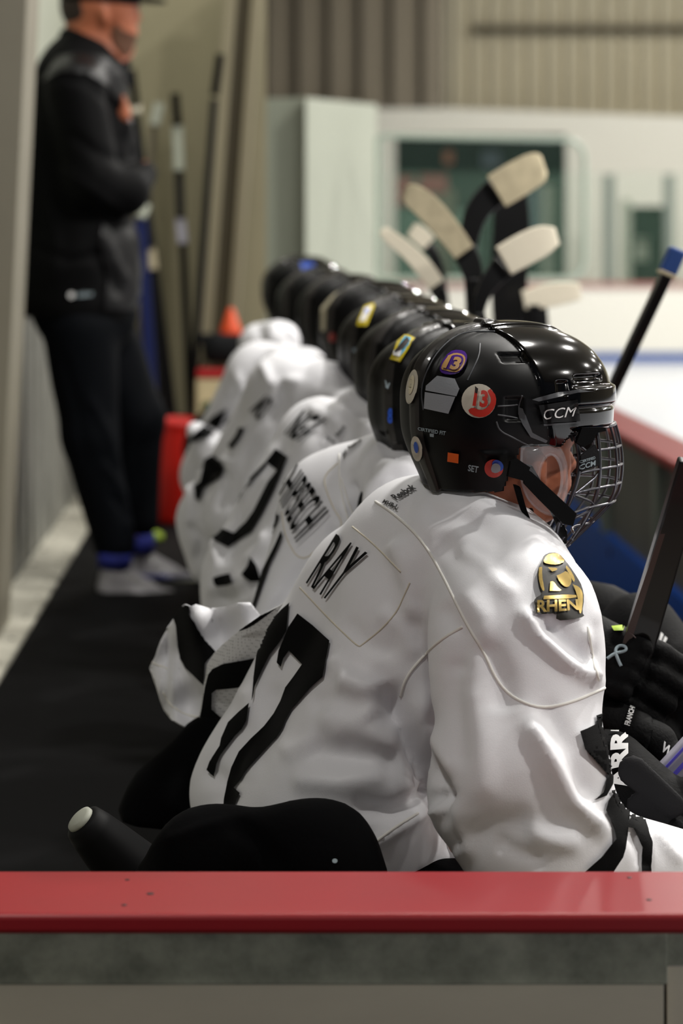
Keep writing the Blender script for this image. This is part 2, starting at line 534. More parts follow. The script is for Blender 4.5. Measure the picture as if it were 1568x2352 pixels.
# floors
struct(bx('floor', 'rubber_mat', -.63, .12, 1.2, 9.6, -.03, 0))
struct(bx('floor_players', 'rubber_mat', .12, 1.25, 1.2, 9.6, -.45, -.40))
struct(bx('trim_1', 'rubber_mat', .09, .12, 1.2, 9.6, -.40, -.03))
k = MB()
k.box(-.76, -.63, 1.2, 9.6, -.03, .012)
for y in np.arange(4.6, 9.5, .34):
    for x in (-.735, -.655): k.lathe((x, y, .012), [(.006, 0), (.006, .002), (.003, .003)], 8, 1)
struct(k.obj('baseboard_left', ['kick_strip', 'screw_dark']))
struct(bx('floor_ice', 'ice', 1.40, 24, -4, 31.8, -.72, -.67))
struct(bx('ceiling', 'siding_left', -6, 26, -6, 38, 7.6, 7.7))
# low ribbed metal wall on the left
def ribbed(name, m, x0, y0, x1, y1, z0, z1, pitch, depth, side, slot=.35):
    """wall of pressed sheet with upright ribs between two floor points"""
    a = np.array([x0, y0]); b = np.array([x1, y1]); L = np.linalg.norm(b - a); u = (b - a) / L; nrm = np.array([-u[1], u[0]]) * side
    prof = []; s = 0
    while s < L - 1e-6:
        for f, dd in ((0, 0), (slot, 0), (slot + .12, depth), (.88, depth)):
            q = s + f * pitch
            if q < L: prof.append((q, dd))
        s += pitch
    prof.append((L, 0))
    V = []
    for q, dd in prof:
        p = a + u * q + nrm * dd
        V += [(p[0], p[1], z0), (p[0], p[1], z1)]
    n = len(prof)
    V2 = []
    for q, dd in ((L, -.05), (0, -.05)):
        p = a + u * q + nrm * dd; V2 += [(p[0], p[1], z0), (p[0], p[1], z1)]
    Fc = [(2*i, 2*i+2, 2*i+3, 2*i+1) for i in range(n - 1)]
    V += V2; Fc += [(2*n-2, 2*n, 2*n+1, 2*n-1), (2*n, 2*n+2, 2*n+3, 2*n+1), (2*n+2, 0, 1, 2*n+3)]
    return struct(link(name, V, Fc, m, smooth=False))
ribbed('wall_left', 'wall_metal', -.795, 1.2, -.795, 9.6, -.03, .82, .24, .034, -1)
struct(bx('trim_2', 'post_beige', -.80, -.74, 1.2, 9.6, .82, .87, .004))
bx('wall_left_upper', 'hdpe_white', -.86, -.79, 6.5, 9.6, .87, 4.6)
# back wall and the steel frame column at the end of the walkway
bx('wall_back', 'wall_beige', -1.6, .02, 9.6, 9.75, -.45, 6)
def slant(name, m, top, bot, yt, yb, Y0, Y1):
    """upright member between picture rows yt and yb; (x0, x1) at the top and at the bottom, from distance Y0 back to Y1"""
    P = []
    for (xa, xb), y in ((bot, yb), (top, yt)):
        A = W(xa, y, Y0); B = W(xb, y, Y0)
        P += [A, B, B + np.array([0, Y1 - Y0, 0]), A + np.array([0, Y1 - Y0, 0])]
    return struct(MB().hexa(P).obj(name, m, bevel=.004))
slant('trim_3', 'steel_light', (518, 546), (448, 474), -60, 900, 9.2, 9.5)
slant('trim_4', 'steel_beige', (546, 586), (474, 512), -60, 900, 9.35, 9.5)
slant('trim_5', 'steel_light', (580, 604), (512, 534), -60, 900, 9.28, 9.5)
slant('trim_6', 'post_beige', (-260, 66), (-330, -8), -60, 1500, 5.95, 6.25)
# white partition with a corner at the far end of the bench
def wallquad(name, m, p0, p1, yt0, yt1, yb, t=.06, lean=0):
    """upright panel between two (px, Y) spots; tops at picture rows yt0 and yt1"""
    P = []
    for (px, Y), r in ((p0, 0), (p1, 1)):
        l = lean if r == 0 else 0
        P.append((W(px - l, yb, Y), W(px, (yt0, yt1)[r], Y)))
    dv = np.array([0, t, 0])
    (a0, a1), (b0, b1) = P
    return struct(MB().hexa([a0, b0, b0 + dv, a0 + dv, a1, b1, b1 + dv, a1 + dv]).obj(name, m, bevel=.003))
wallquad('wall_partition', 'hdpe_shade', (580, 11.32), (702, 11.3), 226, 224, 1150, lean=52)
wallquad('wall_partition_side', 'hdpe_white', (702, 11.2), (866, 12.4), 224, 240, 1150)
# glass shield with rounded corners beside the partition
R = []
x0, x1, yt, yb, r = 868, 1342, 312, 640, 46
for cx, cy, a0 in ((x0 + 12, yt + 12, 180), (x1 - r, yt + r + 8, 270), (x1 - r, yb - r, 0), (x0 + 12, yb - 12, 90)):
    rr = 12 if cx < 1000 else r
    for q in range(7): a = math.radians(a0 + q * 15); R.append((cx + rr * math.cos(a), cy + rr * math.sin(a)))
Yg = 11.8
pts = [W(x, y, Yg) for x, y in R]
g = MB().prism(pts, (0, .015, 0))
struct(g.obj('window_1', 'shield_clear'))
struct(MB().tube([Vector(p) for p in pts], .014, 8, closed=True).obj('trim_7', 'glass_edge', smooth=True))
# far side of the rink: boards, glass, white wall with its window, ribbed siding
YB = 31.8
zB = .40
o = MB().box(-2, 24, YB, YB + .12, -.67, zB - .03).obj('wall_far_boards', 'boards_white'); struct(o)
struct(bx('trim_8', 'boards_redline', -2, 24, YB - .04, YB + .16, zB - .03, zB + .03))
struct(bx('baseboard_far', 'boards_blue', -2, 24, YB - .02, YB, -.67, -.55))
def far(px, Y): return (px - VX) * Y / F
def zat(py, Y): return H - (py - VY) * Y / F
g = MB()
for a, b in ((700, 1190), (1194, 1398), (1402, 1536), (1540, 1700), (1704, 2300)):
    g.box(far(a, YB), far(b, YB), YB + .05, YB + .065, zB, zat(396, YB))
struct(g.obj('window_2', 'glass_green'))
g = MB()
for px, wpx in ((1192, 14), (1400, 24), (1538, 22), (1702, 22)):
    g.box(far(px - wpx / 2, YB), far(px + wpx / 2, YB), YB + .03, YB + .12, zB, zat(400, YB))
struct(g.obj('trim_9', 'far_post'))
YW = 34.0
zt = zat(243, YW)
g = MB()
xl, xr = far(866, YW), 26
wl, wr, wt, wb = far(908, YW), far(1300, YW), zat(308, YW), zat(640, YW)
dl, dr, dt = far(1448, YW), far(1548, YW), zat(474, YW)
def wedge(x0, x1, z0, z1, slope=True):
    # the wall's top edge falls slightly to the right
    s = (lambda x: z1 - (x - xl) * .035) if slope else (lambda x: z1)
    g.hexa([(x0, YW, z0), (x1, YW, z0), (x1, YW + .1, z0), (x0, YW + .1, z0), (x0, YW, s(x0)), (x1, YW, s(x1)), (x1, YW + .1, s(x1)), (x0, YW + .1, s(x0))])
wedge(xl - 3, wl, -.7, zt); wedge(wl, wr, wt, zt); wedge(wl, wr, -.7, wb, False); wedge(wr, dl, -.7, zt); wedge(dl, dr, dt, zt); wedge(dr, xr, -.7, zt)
struct(g.obj('wall_far', 'far_white'))
g = MB()
g.box(wl - .3, wr + .3, YW + 1.2, YW + 1.25, wb - .3, wt + .3, 0)
def pane(x0, x1, y0, y1, mi, d=1.1):
    g.box(far(x0, YW), far(x1, YW), YW + d, YW + d + .04, zat(y1, YW), zat(y0, YW), mi)
pane(868, 1010, 392, 640, 1); pane(1010, 1060, 430, 640, 3); pane(975, 1040, 396, 440, 2, 1.0); pane(915, 960, 400, 470, 2, 1.0)
pane(1225, 1262, 380, 560, 4, 1.0); pane(1262, 1300, 420, 640, 5, 1.0); pane(1120, 1165, 340, 380, 4, 1.0); pane(1030, 1052, 340, 372, 6, .9)
pane(1150, 1200, 470, 640, 4, .9); pane(1060, 1110, 480, 640, 1, .9)
struct(g.obj('window_3', ['far_dark', 'far_glass', 'far_red', 'steel_beige', 'far_blue', 'hdpe_shade', 'skin']))
g = MB()
g.box(dl - .2, dr + .2, YW + 1.0, YW + 1.05, -.6, dt + .2, 0)
g.box(far(1470, YW), far(1518, YW), YW + .9, YW + .95, zat(640, YW), zat(540, YW), 0)
g.box(far(1478, YW), far(1508, YW), YW + .8, YW + .85, zat(600, YW), zat(545, YW), 2)
struct(g.obj('door_1', ['far_dark', 'far_blue', 'hdpe_shade']))
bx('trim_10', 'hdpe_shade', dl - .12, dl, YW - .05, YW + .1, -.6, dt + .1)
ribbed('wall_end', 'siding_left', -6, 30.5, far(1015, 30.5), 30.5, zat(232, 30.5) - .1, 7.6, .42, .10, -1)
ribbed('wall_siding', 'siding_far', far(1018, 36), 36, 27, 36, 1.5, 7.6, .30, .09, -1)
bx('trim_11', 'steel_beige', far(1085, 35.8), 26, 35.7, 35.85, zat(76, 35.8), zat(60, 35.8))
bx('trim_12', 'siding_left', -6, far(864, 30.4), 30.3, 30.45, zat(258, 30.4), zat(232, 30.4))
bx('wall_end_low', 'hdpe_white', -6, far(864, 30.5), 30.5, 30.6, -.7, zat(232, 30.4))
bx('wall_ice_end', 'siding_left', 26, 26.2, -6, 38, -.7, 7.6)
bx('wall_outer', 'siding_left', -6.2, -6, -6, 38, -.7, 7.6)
# boards on the ice side of the bench
bx('wall_ice_side', 'inner_panel', 1.27, 1.37, 2.36, 9.6, 0, .37)
bx('trim_13', 'cap_red_side', 1.225, 1.395, 2.36, 9.6, .37, .40, .006)
g = MB()
g.box(1.24, 1.27, 2.36, 9.6, -.30, .0)
for y in np.arange(3.0, 9.5, .72):
    g.lathe((1.24, y, -.05), [(.014, 0), (.014, .006), (.006, .008)], 12, 1, axis=(-1, 0, 0))
struct(g.obj('baseboard_right', ['inner_blue', 'screw_dark']))
bx('wall_ice_side_face', 'boards_white', 1.37, 1.39, 2.36, 9.6, -.67, .37)
g = MB()
for y in np.arange(2.7, 9.5, 1.1): g.box(1.235, 1.27, y, y + .05, .0, .37)
struct(g.obj('trim_14', 'far_post'))
bx('trim_15', 'rubber_mat', 1.24, 1.27, 2.36, 9.6, -.45, -.30)
# near end wall: red cap, metal rail, cream panels
def cap_piece():
    g = MB(); g.box(-1.1, 1.39, 2.207, 2.36, .390, .41)
    o = g.obj('trim_16', ['cap_red', 'screw_dark'], bevel=.005); struct(o)
    s = MB()
    for px, py, rr in ((292, 2021, 6), (285, 2079, 7), (345, 2053, 9), (1490, 2067, 7), (1445, 2016, 6)):
        Yc = (H - .41) * F / (py - VY)
        x = (px - VX) * Yc / F
        s.lathe((x, Yc, .4098), [(rr * .00043, 0), (rr * .00043, .0006), (rr * .0002, .0010)], 14)
    struct(s.obj('trim_17', 'screw_dark', smooth=False))
cap_piece()
g = MB(); g.box(-1.1, far(1533, 2.222), 2.222, 2.25, .336, .3905)
struct(g.obj('trim_18', 'rail_metal', bevel=.002))
bx('trim_19', 'rail_metal', far(1537, 2.222), 1.39, 2.232, 2.25, .352, .3905)
bx('wall_front', 'panel_cream', -1.1, far(1524, 2.236), 2.236, 2.26, -.7, .334)
bx('wall_front_side', 'panel_cream', far(1538, 2.236), 1.39, 2.25, 2.275, -.7, .345)
bx('trim_20', 'screw_dark', far(1524, 2.24), far(1540, 2.24), 2.256, 2.26, -.7, .39)
# the players' bench: one long black plank on square legs
bench = empty('bench', (.2, 6, -.4), 'long low black bench the row of hockey players sits on', 'bench')
MB().box(.0, .34, 2.42, 9.3, .235, .265).obj('seat', 'rubber_mat', bench, bevel=.006)
for y in (2.6, 4.4, 6.2, 8.0, 9.2):
    for x in (.06, .30): MB().box(x - .02, x + .02, y - .02, y + .02, -.40 if x > .12 else 0, .236).obj('leg', 'stick_black', bench)
# ================================================================== helmets
def sm(x, a, b):
    t = np.clip((x - a) / (b - a), 0, 1); return t * t * (3 - 2 * t)
def rot(yaw, pitch, roll=0):
    return Matrix.Rotation(math.radians(yaw), 3, 'Z') @ Matrix.Rotation(math.radians(pitch), 3, 'Y') @ Matrix.Rotation(math.radians(roll), 3, 'X')
def shell_points(nu, nv):
    """helmet shell in its own frame: x forward, y left, z up"""
    U = np.linspace(0, 2 * math.pi, nu, endpoint=False); T = np.linspace(0.0, 2.45, nv)
    uu, tt = np.meshgrid(U, T)
    cx, cy, cz = np.cos(uu) * np.sin(tt), np.sin(uu) * np.sin(tt), np.cos(tt)
    a = np.where(cx > 0, .140, .136); b = .112; c = np.where(cz > 0, .094, .185)
    e = 2.35
    r = 1 / ((np.abs(cx / a) ** e + np.abs(cy / b) ** e + np.abs(cz / c) ** e) ** (1 / e))
    x, y, z = cx * r, cy * r, cz * r
    taper = 1 - .18 * sm(-z, .0, .12) * (x < 0) ; y = y * (1 - .10 * sm(-z, .02, .12)); x = np.where(x < 0, x * (1 - .10 * sm(-z, .03, .11)), x)
    ay = np.abs(y)
    d = np.zeros_like(x)
    d += .0045 * sm(x + .25 * z, -.018, -.012)                        # front shell overlaps the rear one
    d += .0050 * (1 - sm(np.abs(y + .004), .007, .011)) * sm(-x, .01, .03)              # raised spine at the back
    d -= .0030 * sm(y, .012, .016) * sm(-x, .05, .06)
    d += .0060 * sm(x, .020, .030) * sm(z, -.006, .000) * (1 - sm(z, .016, .022))     # brow ridge
    d += .0030 * sm(x, .020, .030) * sm(z, -.031, -.028) * (1 - sm(z, -.010, -.006))
    d += .0040 * (1 - sm(ay, .026, .032)) * sm(z, .02, .05) * (1 - sm(x, .05, .08))  # ridge along the crown
    for vx0, vx1, vz0, vz1 in ((.030, .085, .026, .036), (-.065, -.030, .052, .066), (.0, .02, .01, .03), (-.07, -.045, -.02, .012)):
        d -= .006 * sm(x, vx0, vx0 + .004) * (1 - sm(x, vx1 - .004, vx1)) * sm(z, vz0, vz0 + .003) * (1 - sm(z, vz1 - .003, vz1)) * (ay > .03)
    d += .0025 * sm(ay, .08, .084) * sm(-z, .055, .058) * (1 - sm(x, -.07, -.06))    # lower side plate
    n = np.stack([x / .14 ** 2, y / .112 ** 2, z / .13 ** 2], -1); n /= np.linalg.norm(n, axis=-1)[..., None]
    ridge = (np.abs(y + .004) < .009) & (x < -.02)
    P = np.stack([x, y, z], -1) + n * d[..., None]
    P[..., 2] += 0
    return P, x, y, z, ridge
def helmet_shell(nu, nv):
    P, x, y, z, ridge = shell_points(nu, nv)
    zc = np.where(x < -.055, -.108, np.where(x < -.045, -.108 + (x + .055) / .01 * .055, np.where(x < .012, -.050, np.where(x < .03, -.050 + (x - .012) / .018 * .018, -.033))))
    keep = z >= zc - .002
    V = P.reshape(-1, 3); Fc = []; MI = []
    X = x.ravel(); Z = z.ravel(); RG = ridge.ravel()
    for j in range(nv - 1):
        for i in range(nu):
            k = (i + 1) % nu
            if j == 0:
                q = (0, (j+1)*nu+i, (j+1)*nu+k)
                if keep[j+1, i] and keep[j+1, k]: Fc.append(q); MI.append(0)
                continue
            if keep[j, i] and keep[j, k] and keep[j+1, i] and keep[j+1, k]:
                Fc.append((j*nu+i, (j+1)*nu+i, (j+1)*nu+k, j*nu+k))
                xx = X[j*nu+i]; zz = Z[j*nu+i]
                MI.append(2 if RG[j*nu+i] else (1 if xx < -.018 - .25 * zz else 0))
    used = sorted({i for f in Fc for i in f}); mp = {u: n for n, u in enumerate(used)}
    return V[used], [tuple(mp[i] for i in f) for f in Fc], MI
SH_HI = helmet_shell(260, 190); SH_LO = helmet_shell(120, 84)

def cage_lines():
    """face cage wires in the helmet's frame"""
    def S(al, z):
        a = math.radians(al)
        s = {0: .0}; t = (-z - .03) / .165
        rr = (.90 + .42 * t - .62 * t * t) if t < .62 else (.90 + .42 * .62 - .62 * .62 ** 2) - (t - .62) * 1.15
        return (.010 + .172 * rr * math.cos(a), .112 * rr * math.sin(a), z)
    thick, thin = [], []
    for s in (-1, 1):
        thick.append([(.036, .106 * s, -.040), (.044, .108 * s, -.075), (.034, .106 * s, -.115), (.022, .092 * s, -.150), (.035, .066 * s, -.180)])
        thick.append([S(62 * s, -.035), S(64 * s, -.07), S(64 * s, -.11), S(62 * s, -.145), S(50 * s, -.180)])
    thick.append([S(a, -.034) for a in range(-75, 76, 15)])
    thick.append([S(a, -.190) for a in range(-80, 81, 20)])
    for z in (-.062, -.086, -.110, -.134, -.160):
        thin.append([(.036, -.104, z - .004)] + [S(a, z) for a in range(-70, 71, 14)] + [(.036, .104, z - .004)])
    for a in (-46, -30, -14, 0, 14, 30, 46):
        thin.append([S(a, z) for z in (-.034, -.055, -.08, -.105, -.13, -.155, -.175, -.190)])
    for s in (-1, 1):
        thin.append([(.038, .106 * s, -.05), S(58 * s, -.086), (.034, .106 * s, -.115)])
        thin.append([(.034, .106 * s, -.115), S(58 * s, -.134), (.024, .096 * s, -.152)])
        thin.append([(.022, .092 * s, -.150), S(60 * s, -.175), (-.005, .060 * s, -.205)])
        thin.append([(.04, .06 * s, -.182), (-.012, .05 * s, -.205), (-.03, .055 * s, -.17)])
    return thick, thin
CAGE = cage_lines()

def make_helmet(person, c, yaw, pitch=0, roll=0, scale=1.0, hi=False, cage=True):
    R = rot(yaw, pitch, roll); c = np.array(c); Rn = np.array(R)
    tr = lambda P: (np.asarray(P, float) * scale) @ Rn.T + c
    V, Fc, MI = SH_HI if hi else SH_LO
    Vw = tr(V)
    sh = link('helmet', Vw, Fc, ['shell_black', 'shell_matte', 'helmet_rim'], person, True, midx=MI)
    so = sh.modifiers.new('thickness', 'SOLIDIFY'); so.thickness = .006; so.offset = -1
    bv = BVHTree.FromPolygons([tuple(v) for v in Vw], Fc)
    if cage:
        g = MB()
        n = 7 if hi else 5
        sm2 = lambda L: [tr(p) for p in smooth_line(L, 2)]
        for L in CAGE[0]: g.tube(sm2(L), .0028 * scale, n, 0)
        for L in CAGE[1]: g.tube(sm2(L), .0018 * scale, n, 0)
        g.obj('face_cage', ['cage_steel' if hi else 'cage_black'], sh, smooth=True)
    # chin cup and the two straps
    g = MB()
    for s in (-1, 1):
        g.tube([tr(p) for p in smooth_line([(-.035, .104*s, -.075), (-.005, .100*s, -.115), (.035, .082*s, -.160), (.065, .04*s, -.182)], 2)], .0085 * scale, 6, flat=.25, up=Rn @ np.array([0, s, 0]))
        g.tube([tr(p) for p in smooth_line([(-.05, .100*s, -.10), (-.03, .088*s, -.135), (.0, .070*s, -.165), (.03, .04*s, -.178)], 2)], .007 * scale, 6, flat=.25, up=Rn @ np.array([0, s, 0]))
    g.obj('chin_strap', ['strap_black'], sh, smooth=True)
    # padding inside the shell
    Vp, Qp = sdf_mesh([(tr([(-.02, 0, -.005)])[0], tr([(.03, 0, -.005)])[0], .084 * scale, .084 * scale),
                       (tr([(-.055, 0, -.06)])[0], tr([(-.05, 0, -.085)])[0], .060 * scale, .055 * scale)], .007, .03)
    link('helmet_lining', Vp, Qp, 'strap_black', sh)
    return sh, bv, tr
def clear_ear_guard(sh, tr, s=-1):
    out = [(-.046, -.052), (-.020, -.046), (.008, -.050), (.022, -.066), (.026, -.100), (.020, -.130), (.004, -.142), (-.030, -.126), (-.048, -.096)]
    hole = [(-.005 + .018 * math.cos(a), -.092 + .030 * math.sin(a)) for a in [2 * math.pi * i / 20 for i in range(20)]]
    q = smooth_line(out + [out[0]], 2)[:-1]
    y = .110 * s
    mb = MB()
    # ring between outline and oval hole
    n = 40
    def at(poly, t):
        cxx, czz = -.005, -.092
        best = None
        for i in range(len(poly)):
            a = np.array(poly[i]) - (cxx, czz); b = np.array(poly[(i+1) % len(poly)]) - (cxx, czz)
            d = np.array([math.cos(t), math.sin(t)])
            den = a[0]*(b[1]-a[1]) - a[1]*(b[0]-a[0]); mden = d[0]*(b[1]-a[1]) - d[1]*(b[0]-a[0])
            if abs(mden) < 1e-12: continue
            r = den / mden; hit = d * r; e = b - a; u = ((hit - a) @ e) / (e @ e)
            if r > 0 and -1e-6 <= u <= 1 + 1e-6: best = hit + (cxx, czz)
        return best
    V = []
    for i in range(n):
        t = 2 * math.pi * i / n
        o_ = at(q, t); h_ = at(hole, t); mid = (o_ + h_) / 2
        for p, yy in ((o_, y * .965), (mid, y * 1.03), (h_, y), (h_, y * .97), (mid, y * 1.0), (o_, y * .935)):
            V.append((p[0], yy, p[1]))
    Fc = [(i*6+k, ((i+1)%n)*6+k, ((i+1)%n)*6+(k+1)%6, i*6+(k+1)%6) for i in range(n) for k in range(6)]
    o = link('ear_guard', tr(V), Fc, 'clear_plastic', sh); o['label'] = 'clear plastic ear guard'
    g = MB(); g.tube([tr([(p[0], y * .955, p[1])])[0] for p in q], .0016, 6, closed=True)
    g.tube([tr([(p[0], y * 1.0, p[1])])[0] for p in hole], .0018, 6, closed=True)
    g.obj('ear_guard_rim', ['clear_plastic'], sh, smooth=True)

# ================================================================== bodies
def head_prims(tr, sc_=1.0):
    q = lambda a, b, ra, rb, s=1: (tr([a])[0], tr([b])[0], ra * sc_, rb * sc_, s, .012)
    P = [q((-.018, 0, -.02), (.018, 0, -.02), .082, .080), q((.03, 0, -.06), (.045, 0, -.10), .062, .050),
         q((.035, -.025, -.125), (.035, .025, -.125), .036, .036), q((.075, 0, -.132), (.075, 0, -.136), .020, .018),
         q((.085, 0, -.055), (.104, 0, -.088), .009, .014), q((.088, -.022, -.045), (.088, .022, -.045), .016, .016),
         q((.088, -.014, -.112), (.088, .014, -.112), .011, .011), q((-.02, -.02, -.09), (-.02, .02, -.09), .06, .06)]
    for s in (-1, 1):
        P += [q((-.008, .086*s, -.072), (-.012, .088*s, -.088), .013, .013), q((-.004, .084*s, -.100), (-.004, .084*s, -.106), .009, .008),
              q((.052, .042*s, -.085), (.045, .046*s, -.100), .022, .020)]
    return P
def line_body(tr, joints, name_parent, h=.010):
    """one continuous body: head, neck, trunk, arms with hands, legs"""
    J = joints
    P = head_prims(tr)
    neck0 = tr([(-.03, 0, -.11)])[0]
    P += [(neck0, J['neck'], .052, .050, 1, .02), (J['neck'], J['chest'], .05, .075, 1.2, .02), (J['chest'], J['pelvis'], .075, .09, 1.2, .02)]
    for s in ('r', 'l'):
        P += [(J['chest'] * .4 + J['neck'] * .6, J['sh_' + s], .045, .045, 1, .02), (J['sh_' + s], J['el_' + s], .045, .038, 1, .02),
              (J['el_' + s], J['ha_' + s], .040, .026, 1, .02), (J['pelvis'], J['kn_' + s], .09, .058, 1, .03),
              (J['kn_' + s], J['an_' + s], .056, .036, 1, .02)]
        d = J['ha_' + s] - J['el_' + s]; d = d / np.linalg.norm(d); side = np.cross(d, (0, 0, 1)); side /= np.linalg.norm(side); dn = np.cross(side, d)
        w0 = J['ha_' + s]; pl = w0 + d * .06
        P.append((w0, pl, .026, .034, 1, .015))
        for k, (off, ln) in enumerate(((-.030, .062), (-.010, .072), (.010, .068), (.029, .054))):
            a = pl + side * off + d * .015; b = a + d * ln * .55 - dn * .012; c = b + d * ln * .2 - dn * .028
            P += [(a, b, .0095, .009, 1, .006), (b, c, .009, .0075, 1, .004)]
        P.append((w0 + d * .025 + side * .03, w0 + d * .055 + side * .055 - dn * .02, .012, .010, 1, .008))
    V, Q = sdf_mesh(P, h, .02)
    V = relax(V, Q, 1)
    return link('body', V, Q, 'skin', name_parent)

def glove(person, a, b, up, name='glove', m='glove_black', L=.0, h=.006, spread=1.0):
    """padded hockey glove: cuff from a towards the knuckles b, four rolled fingers curling round, thumb at the side"""
    a = np.array(a, float); b = np.array(b, float); d = b - a; n = np.linalg.norm(d); d /= n
    up = np.array(up, float); side = np.cross(d, up); side /= np.linalg.norm(side); up = np.cross(side, d)
    P = [(a, a + d * .05, .062, .056, 1, .008), (a + d * .065, b - d * .02, .050, .056, 1, .008)]
    for k in range(4):
        o = side * (-.039 + .026 * k) * spread; ln = (.044, .052, .050, .042)[k]
        p0 = b + o + up * .012; p1 = p0 + d * ln * .8 - up * .012; p2 = p1 + d * .010 - up * .034; p3 = p2 - d * .028 - up * .014
        P += [(p0, p1, .0165, .0155, 1, .002), (p1, p2, .0155, .015, 1, .003), (p2, p3, .015, .0135, 1, .003)]
        P += [(a + d * (.085 + .03 * q) + o * .8 + up * .036, a + d * (.10 + .03 * q) + o * .8 + up * .036, .013, .013, 1, .002) for q in range(2)]
    t0 = a + d * .075 + side * .045; t1 = t0 + d * .045 + side * .022 - up * .018; t2 = t1 + d * .032 - side * .012 - up * .018
    P += [(t0, t1, .020, .018, 1, .006), (t1, t2, .018, .015, 1, .004)]
    V, Q = sdf_mesh(P, h, .006)
    V = relax(V, Q, 1)
    o = link(name, V, Q, m, person)
    return o, bvh_of(V, Q)
# ================================================================== players on the bench
def C5(L): return [(300 + x * .44643, 1200 + y * .44643) for x, y in L]
def C6(L): return [(1000 + x * .38275, 1150 + y * .38275) for x, y in L]
def C8(L): return [(330 + x * .29974, 1250 + y * .29974) for x, y in L]
def cloth(name, outline, Yf, m, parent, step=8, thick=.003):
    bm = bmesh.new()
    f = bm.faces.new([bm.verts.new((x, y, 0)) for x, y in outline])
    bmesh.ops.triangulate(bm, faces=[f]); cut_grid(bm, step)
    for i, v in enumerate(bm.verts): v.index = i
    V = [W(v.co.x, v.co.y, Yf(v.co.x, v.co.y)) for v in bm.verts]
    Fc = [[v.index for v in f.verts] for f in bm.faces]; bm.free()
    o = link(name, V, Fc, m, parent)
    s = o.modifiers.new('thickness', 'SOLIDIFY'); s.thickness = thick; s.offset = 0
    return o, BVHTree.FromPolygons([tuple(v) for v in V], Fc)
SEAT = ((0, 0, .268), (0, 0, -1))
def torso(person, prims, h, k, folds, jitter, cuts=(SEAT,), seed=0, it=2, jscale=9):
    V, Q = sdf_mesh(prims, h, k, cuts)
    V = relax(V, Q, it)
    V = fold(V, Q, [(L, wd * 1.1, mm * 1.4) for L, wd, mm in folds], jitter, jscale, seed)
    o = link('jersey', V, Q, 'jersey_white', person)
    return o, bvh_of(V, Q)

# ---- the player nearest to the camera
p1 = empty('person', W(900, 2000, 2.8), 'seated hockey player nearest the camera, white jersey lettered RAY, black caged helmet', 'person', 'hockey players on the bench')
hc = W(1152, 917, 2.84)
sh, bvh, tr = make_helmet(p1, hc, 30, 0, 0, .97, hi=True)
J = dict(neck=W(1090, 1200, 2.86), chest=W(1020, 1450, 2.90), pelvis=W(800, 1790, 2.95), sh_r=W(1190, 1440, 2.70), el_r=W(1200, 1860, 2.64),
         ha_r=W(1600, 2010, 2.66), sh_l=W(1000, 1330, 3.02), el_l=W(1190, 1640, 2.88), ha_l=W(1425, 1815, 2.795),
         kn_r=W(1560, 2080, 2.72), an_r=W(1560, 2900, 2.75), kn_l=W(1500, 2050, 3.05), an_l=W(1500, 2700, 3.05))
line_body(tr, J, p1, .006)
# stickers and marks on the shell
PR = lambda polys, m, nm='sticker', step=6, off=.0012: print_poly(nm, bvh, polys, m, sh, step, off)
PT = lambda t, quad, m, nm='sticker_lettering', off=.002, bold=.02, shear=0: print_text(nm, bvh, t, quad, m, sh, 5, off, bold, shear)
def G3(L): return [(800 + x * .44643, 700 + y * .44643) for x, y in L]
def Z(L): return [(840 + x * .24235, 680 + y * .24235) for x, y in L]
PR([smooth_line(Z([(770, 560), (830, 515), (930, 520), (965, 570), (950, 640), (900, 720), (830, 750), (730, 740), (700, 700), (720, 630), (770, 560)]), 1)[:-1]], 'sticker_purple')
PR([smooth_line(Z([(790, 570), (850, 545), (925, 560), (950, 600), (930, 670), (880, 725), (810, 725), (760, 710), (715, 700), (735, 640), (790, 570)]), 1)[:-1]], 'sticker_gold', off=.0018)
PR([smooth_line(Z([(795, 590), (850, 565), (915, 575), (932, 610), (915, 660), (870, 708), (815, 708), (765, 695), (735, 690), (750, 645), (795, 590)]), 1)[:-1]], 'sticker_purple', off=.0023)
PT('13', Z([(790, 575), (925, 600), (875, 715), (735, 690)]), 'sticker_gold', off=.0032, bold=.05)
PR([Z([(680, 758), (845, 785), (888, 880), (860, 950), (570, 895), (575, 850)])], 'sticker_grey')
PR([Z([(565, 910), (850, 955), (785, 1115), (555, 1065)])], 'sticker_grey')
PR([ellipse(1099, 921, 39, 39)], 'sticker_white')
PR([smooth_line(Z([(1180, 880), (1235, 950), (1225, 1050), (1150, 1140), (1050, 1150), (960, 1090), (1010, 1050), (1090, 1085), (1160, 1050), (1190, 980), (1150, 900)]), 1)], 'sticker_red', off=.0018)
PT('13', Z([(1035, 880), (1160, 900), (1150, 1060), (1010, 1040)]), 'sticker_red', off=.0022, bold=.04)
PR([Z([(1035, 855), (1065, 880), (1055, 925), (1035, 915)])], 'screw_dark', off=.0024)
PR([Z([(780, 1478), (882, 1495), (878, 1582), (775, 1565)])], 'orange')
PT('SET', Z([(975, 1590), (1070, 1608), (1062, 1670), (968, 1650)]), 'pale_print')
PR([ellipse(840 + 1210 * .24235, 680 + 1630 * .24235, 21, 21)], 'sticker_red')
PR([ellipse(840 + 1245 * .24235, 680 + 1600 * .24235, 11, 14, -40)], 'sticker_blue', off=.0018)
PR([ellipse(840 + 1228 * .24235, 680 + 1622 * .24235, 10, 11)], 'sticker_grey', off=.0024)
PR([ellipse(840 + 485 * .24235, 680 + 1445 * .24235, 12, 29, -8)], 'sticker_white')
PR([ellipse(840 + 485 * .24235, 680 + 1430 * .24235, 5, 13, -8)], 'sticker_blue', off=.0018)
PR([ellipse(840 + 440 * .24235, 680 + 860 * .24235, 12, 40, 10)], 'sticker_white')
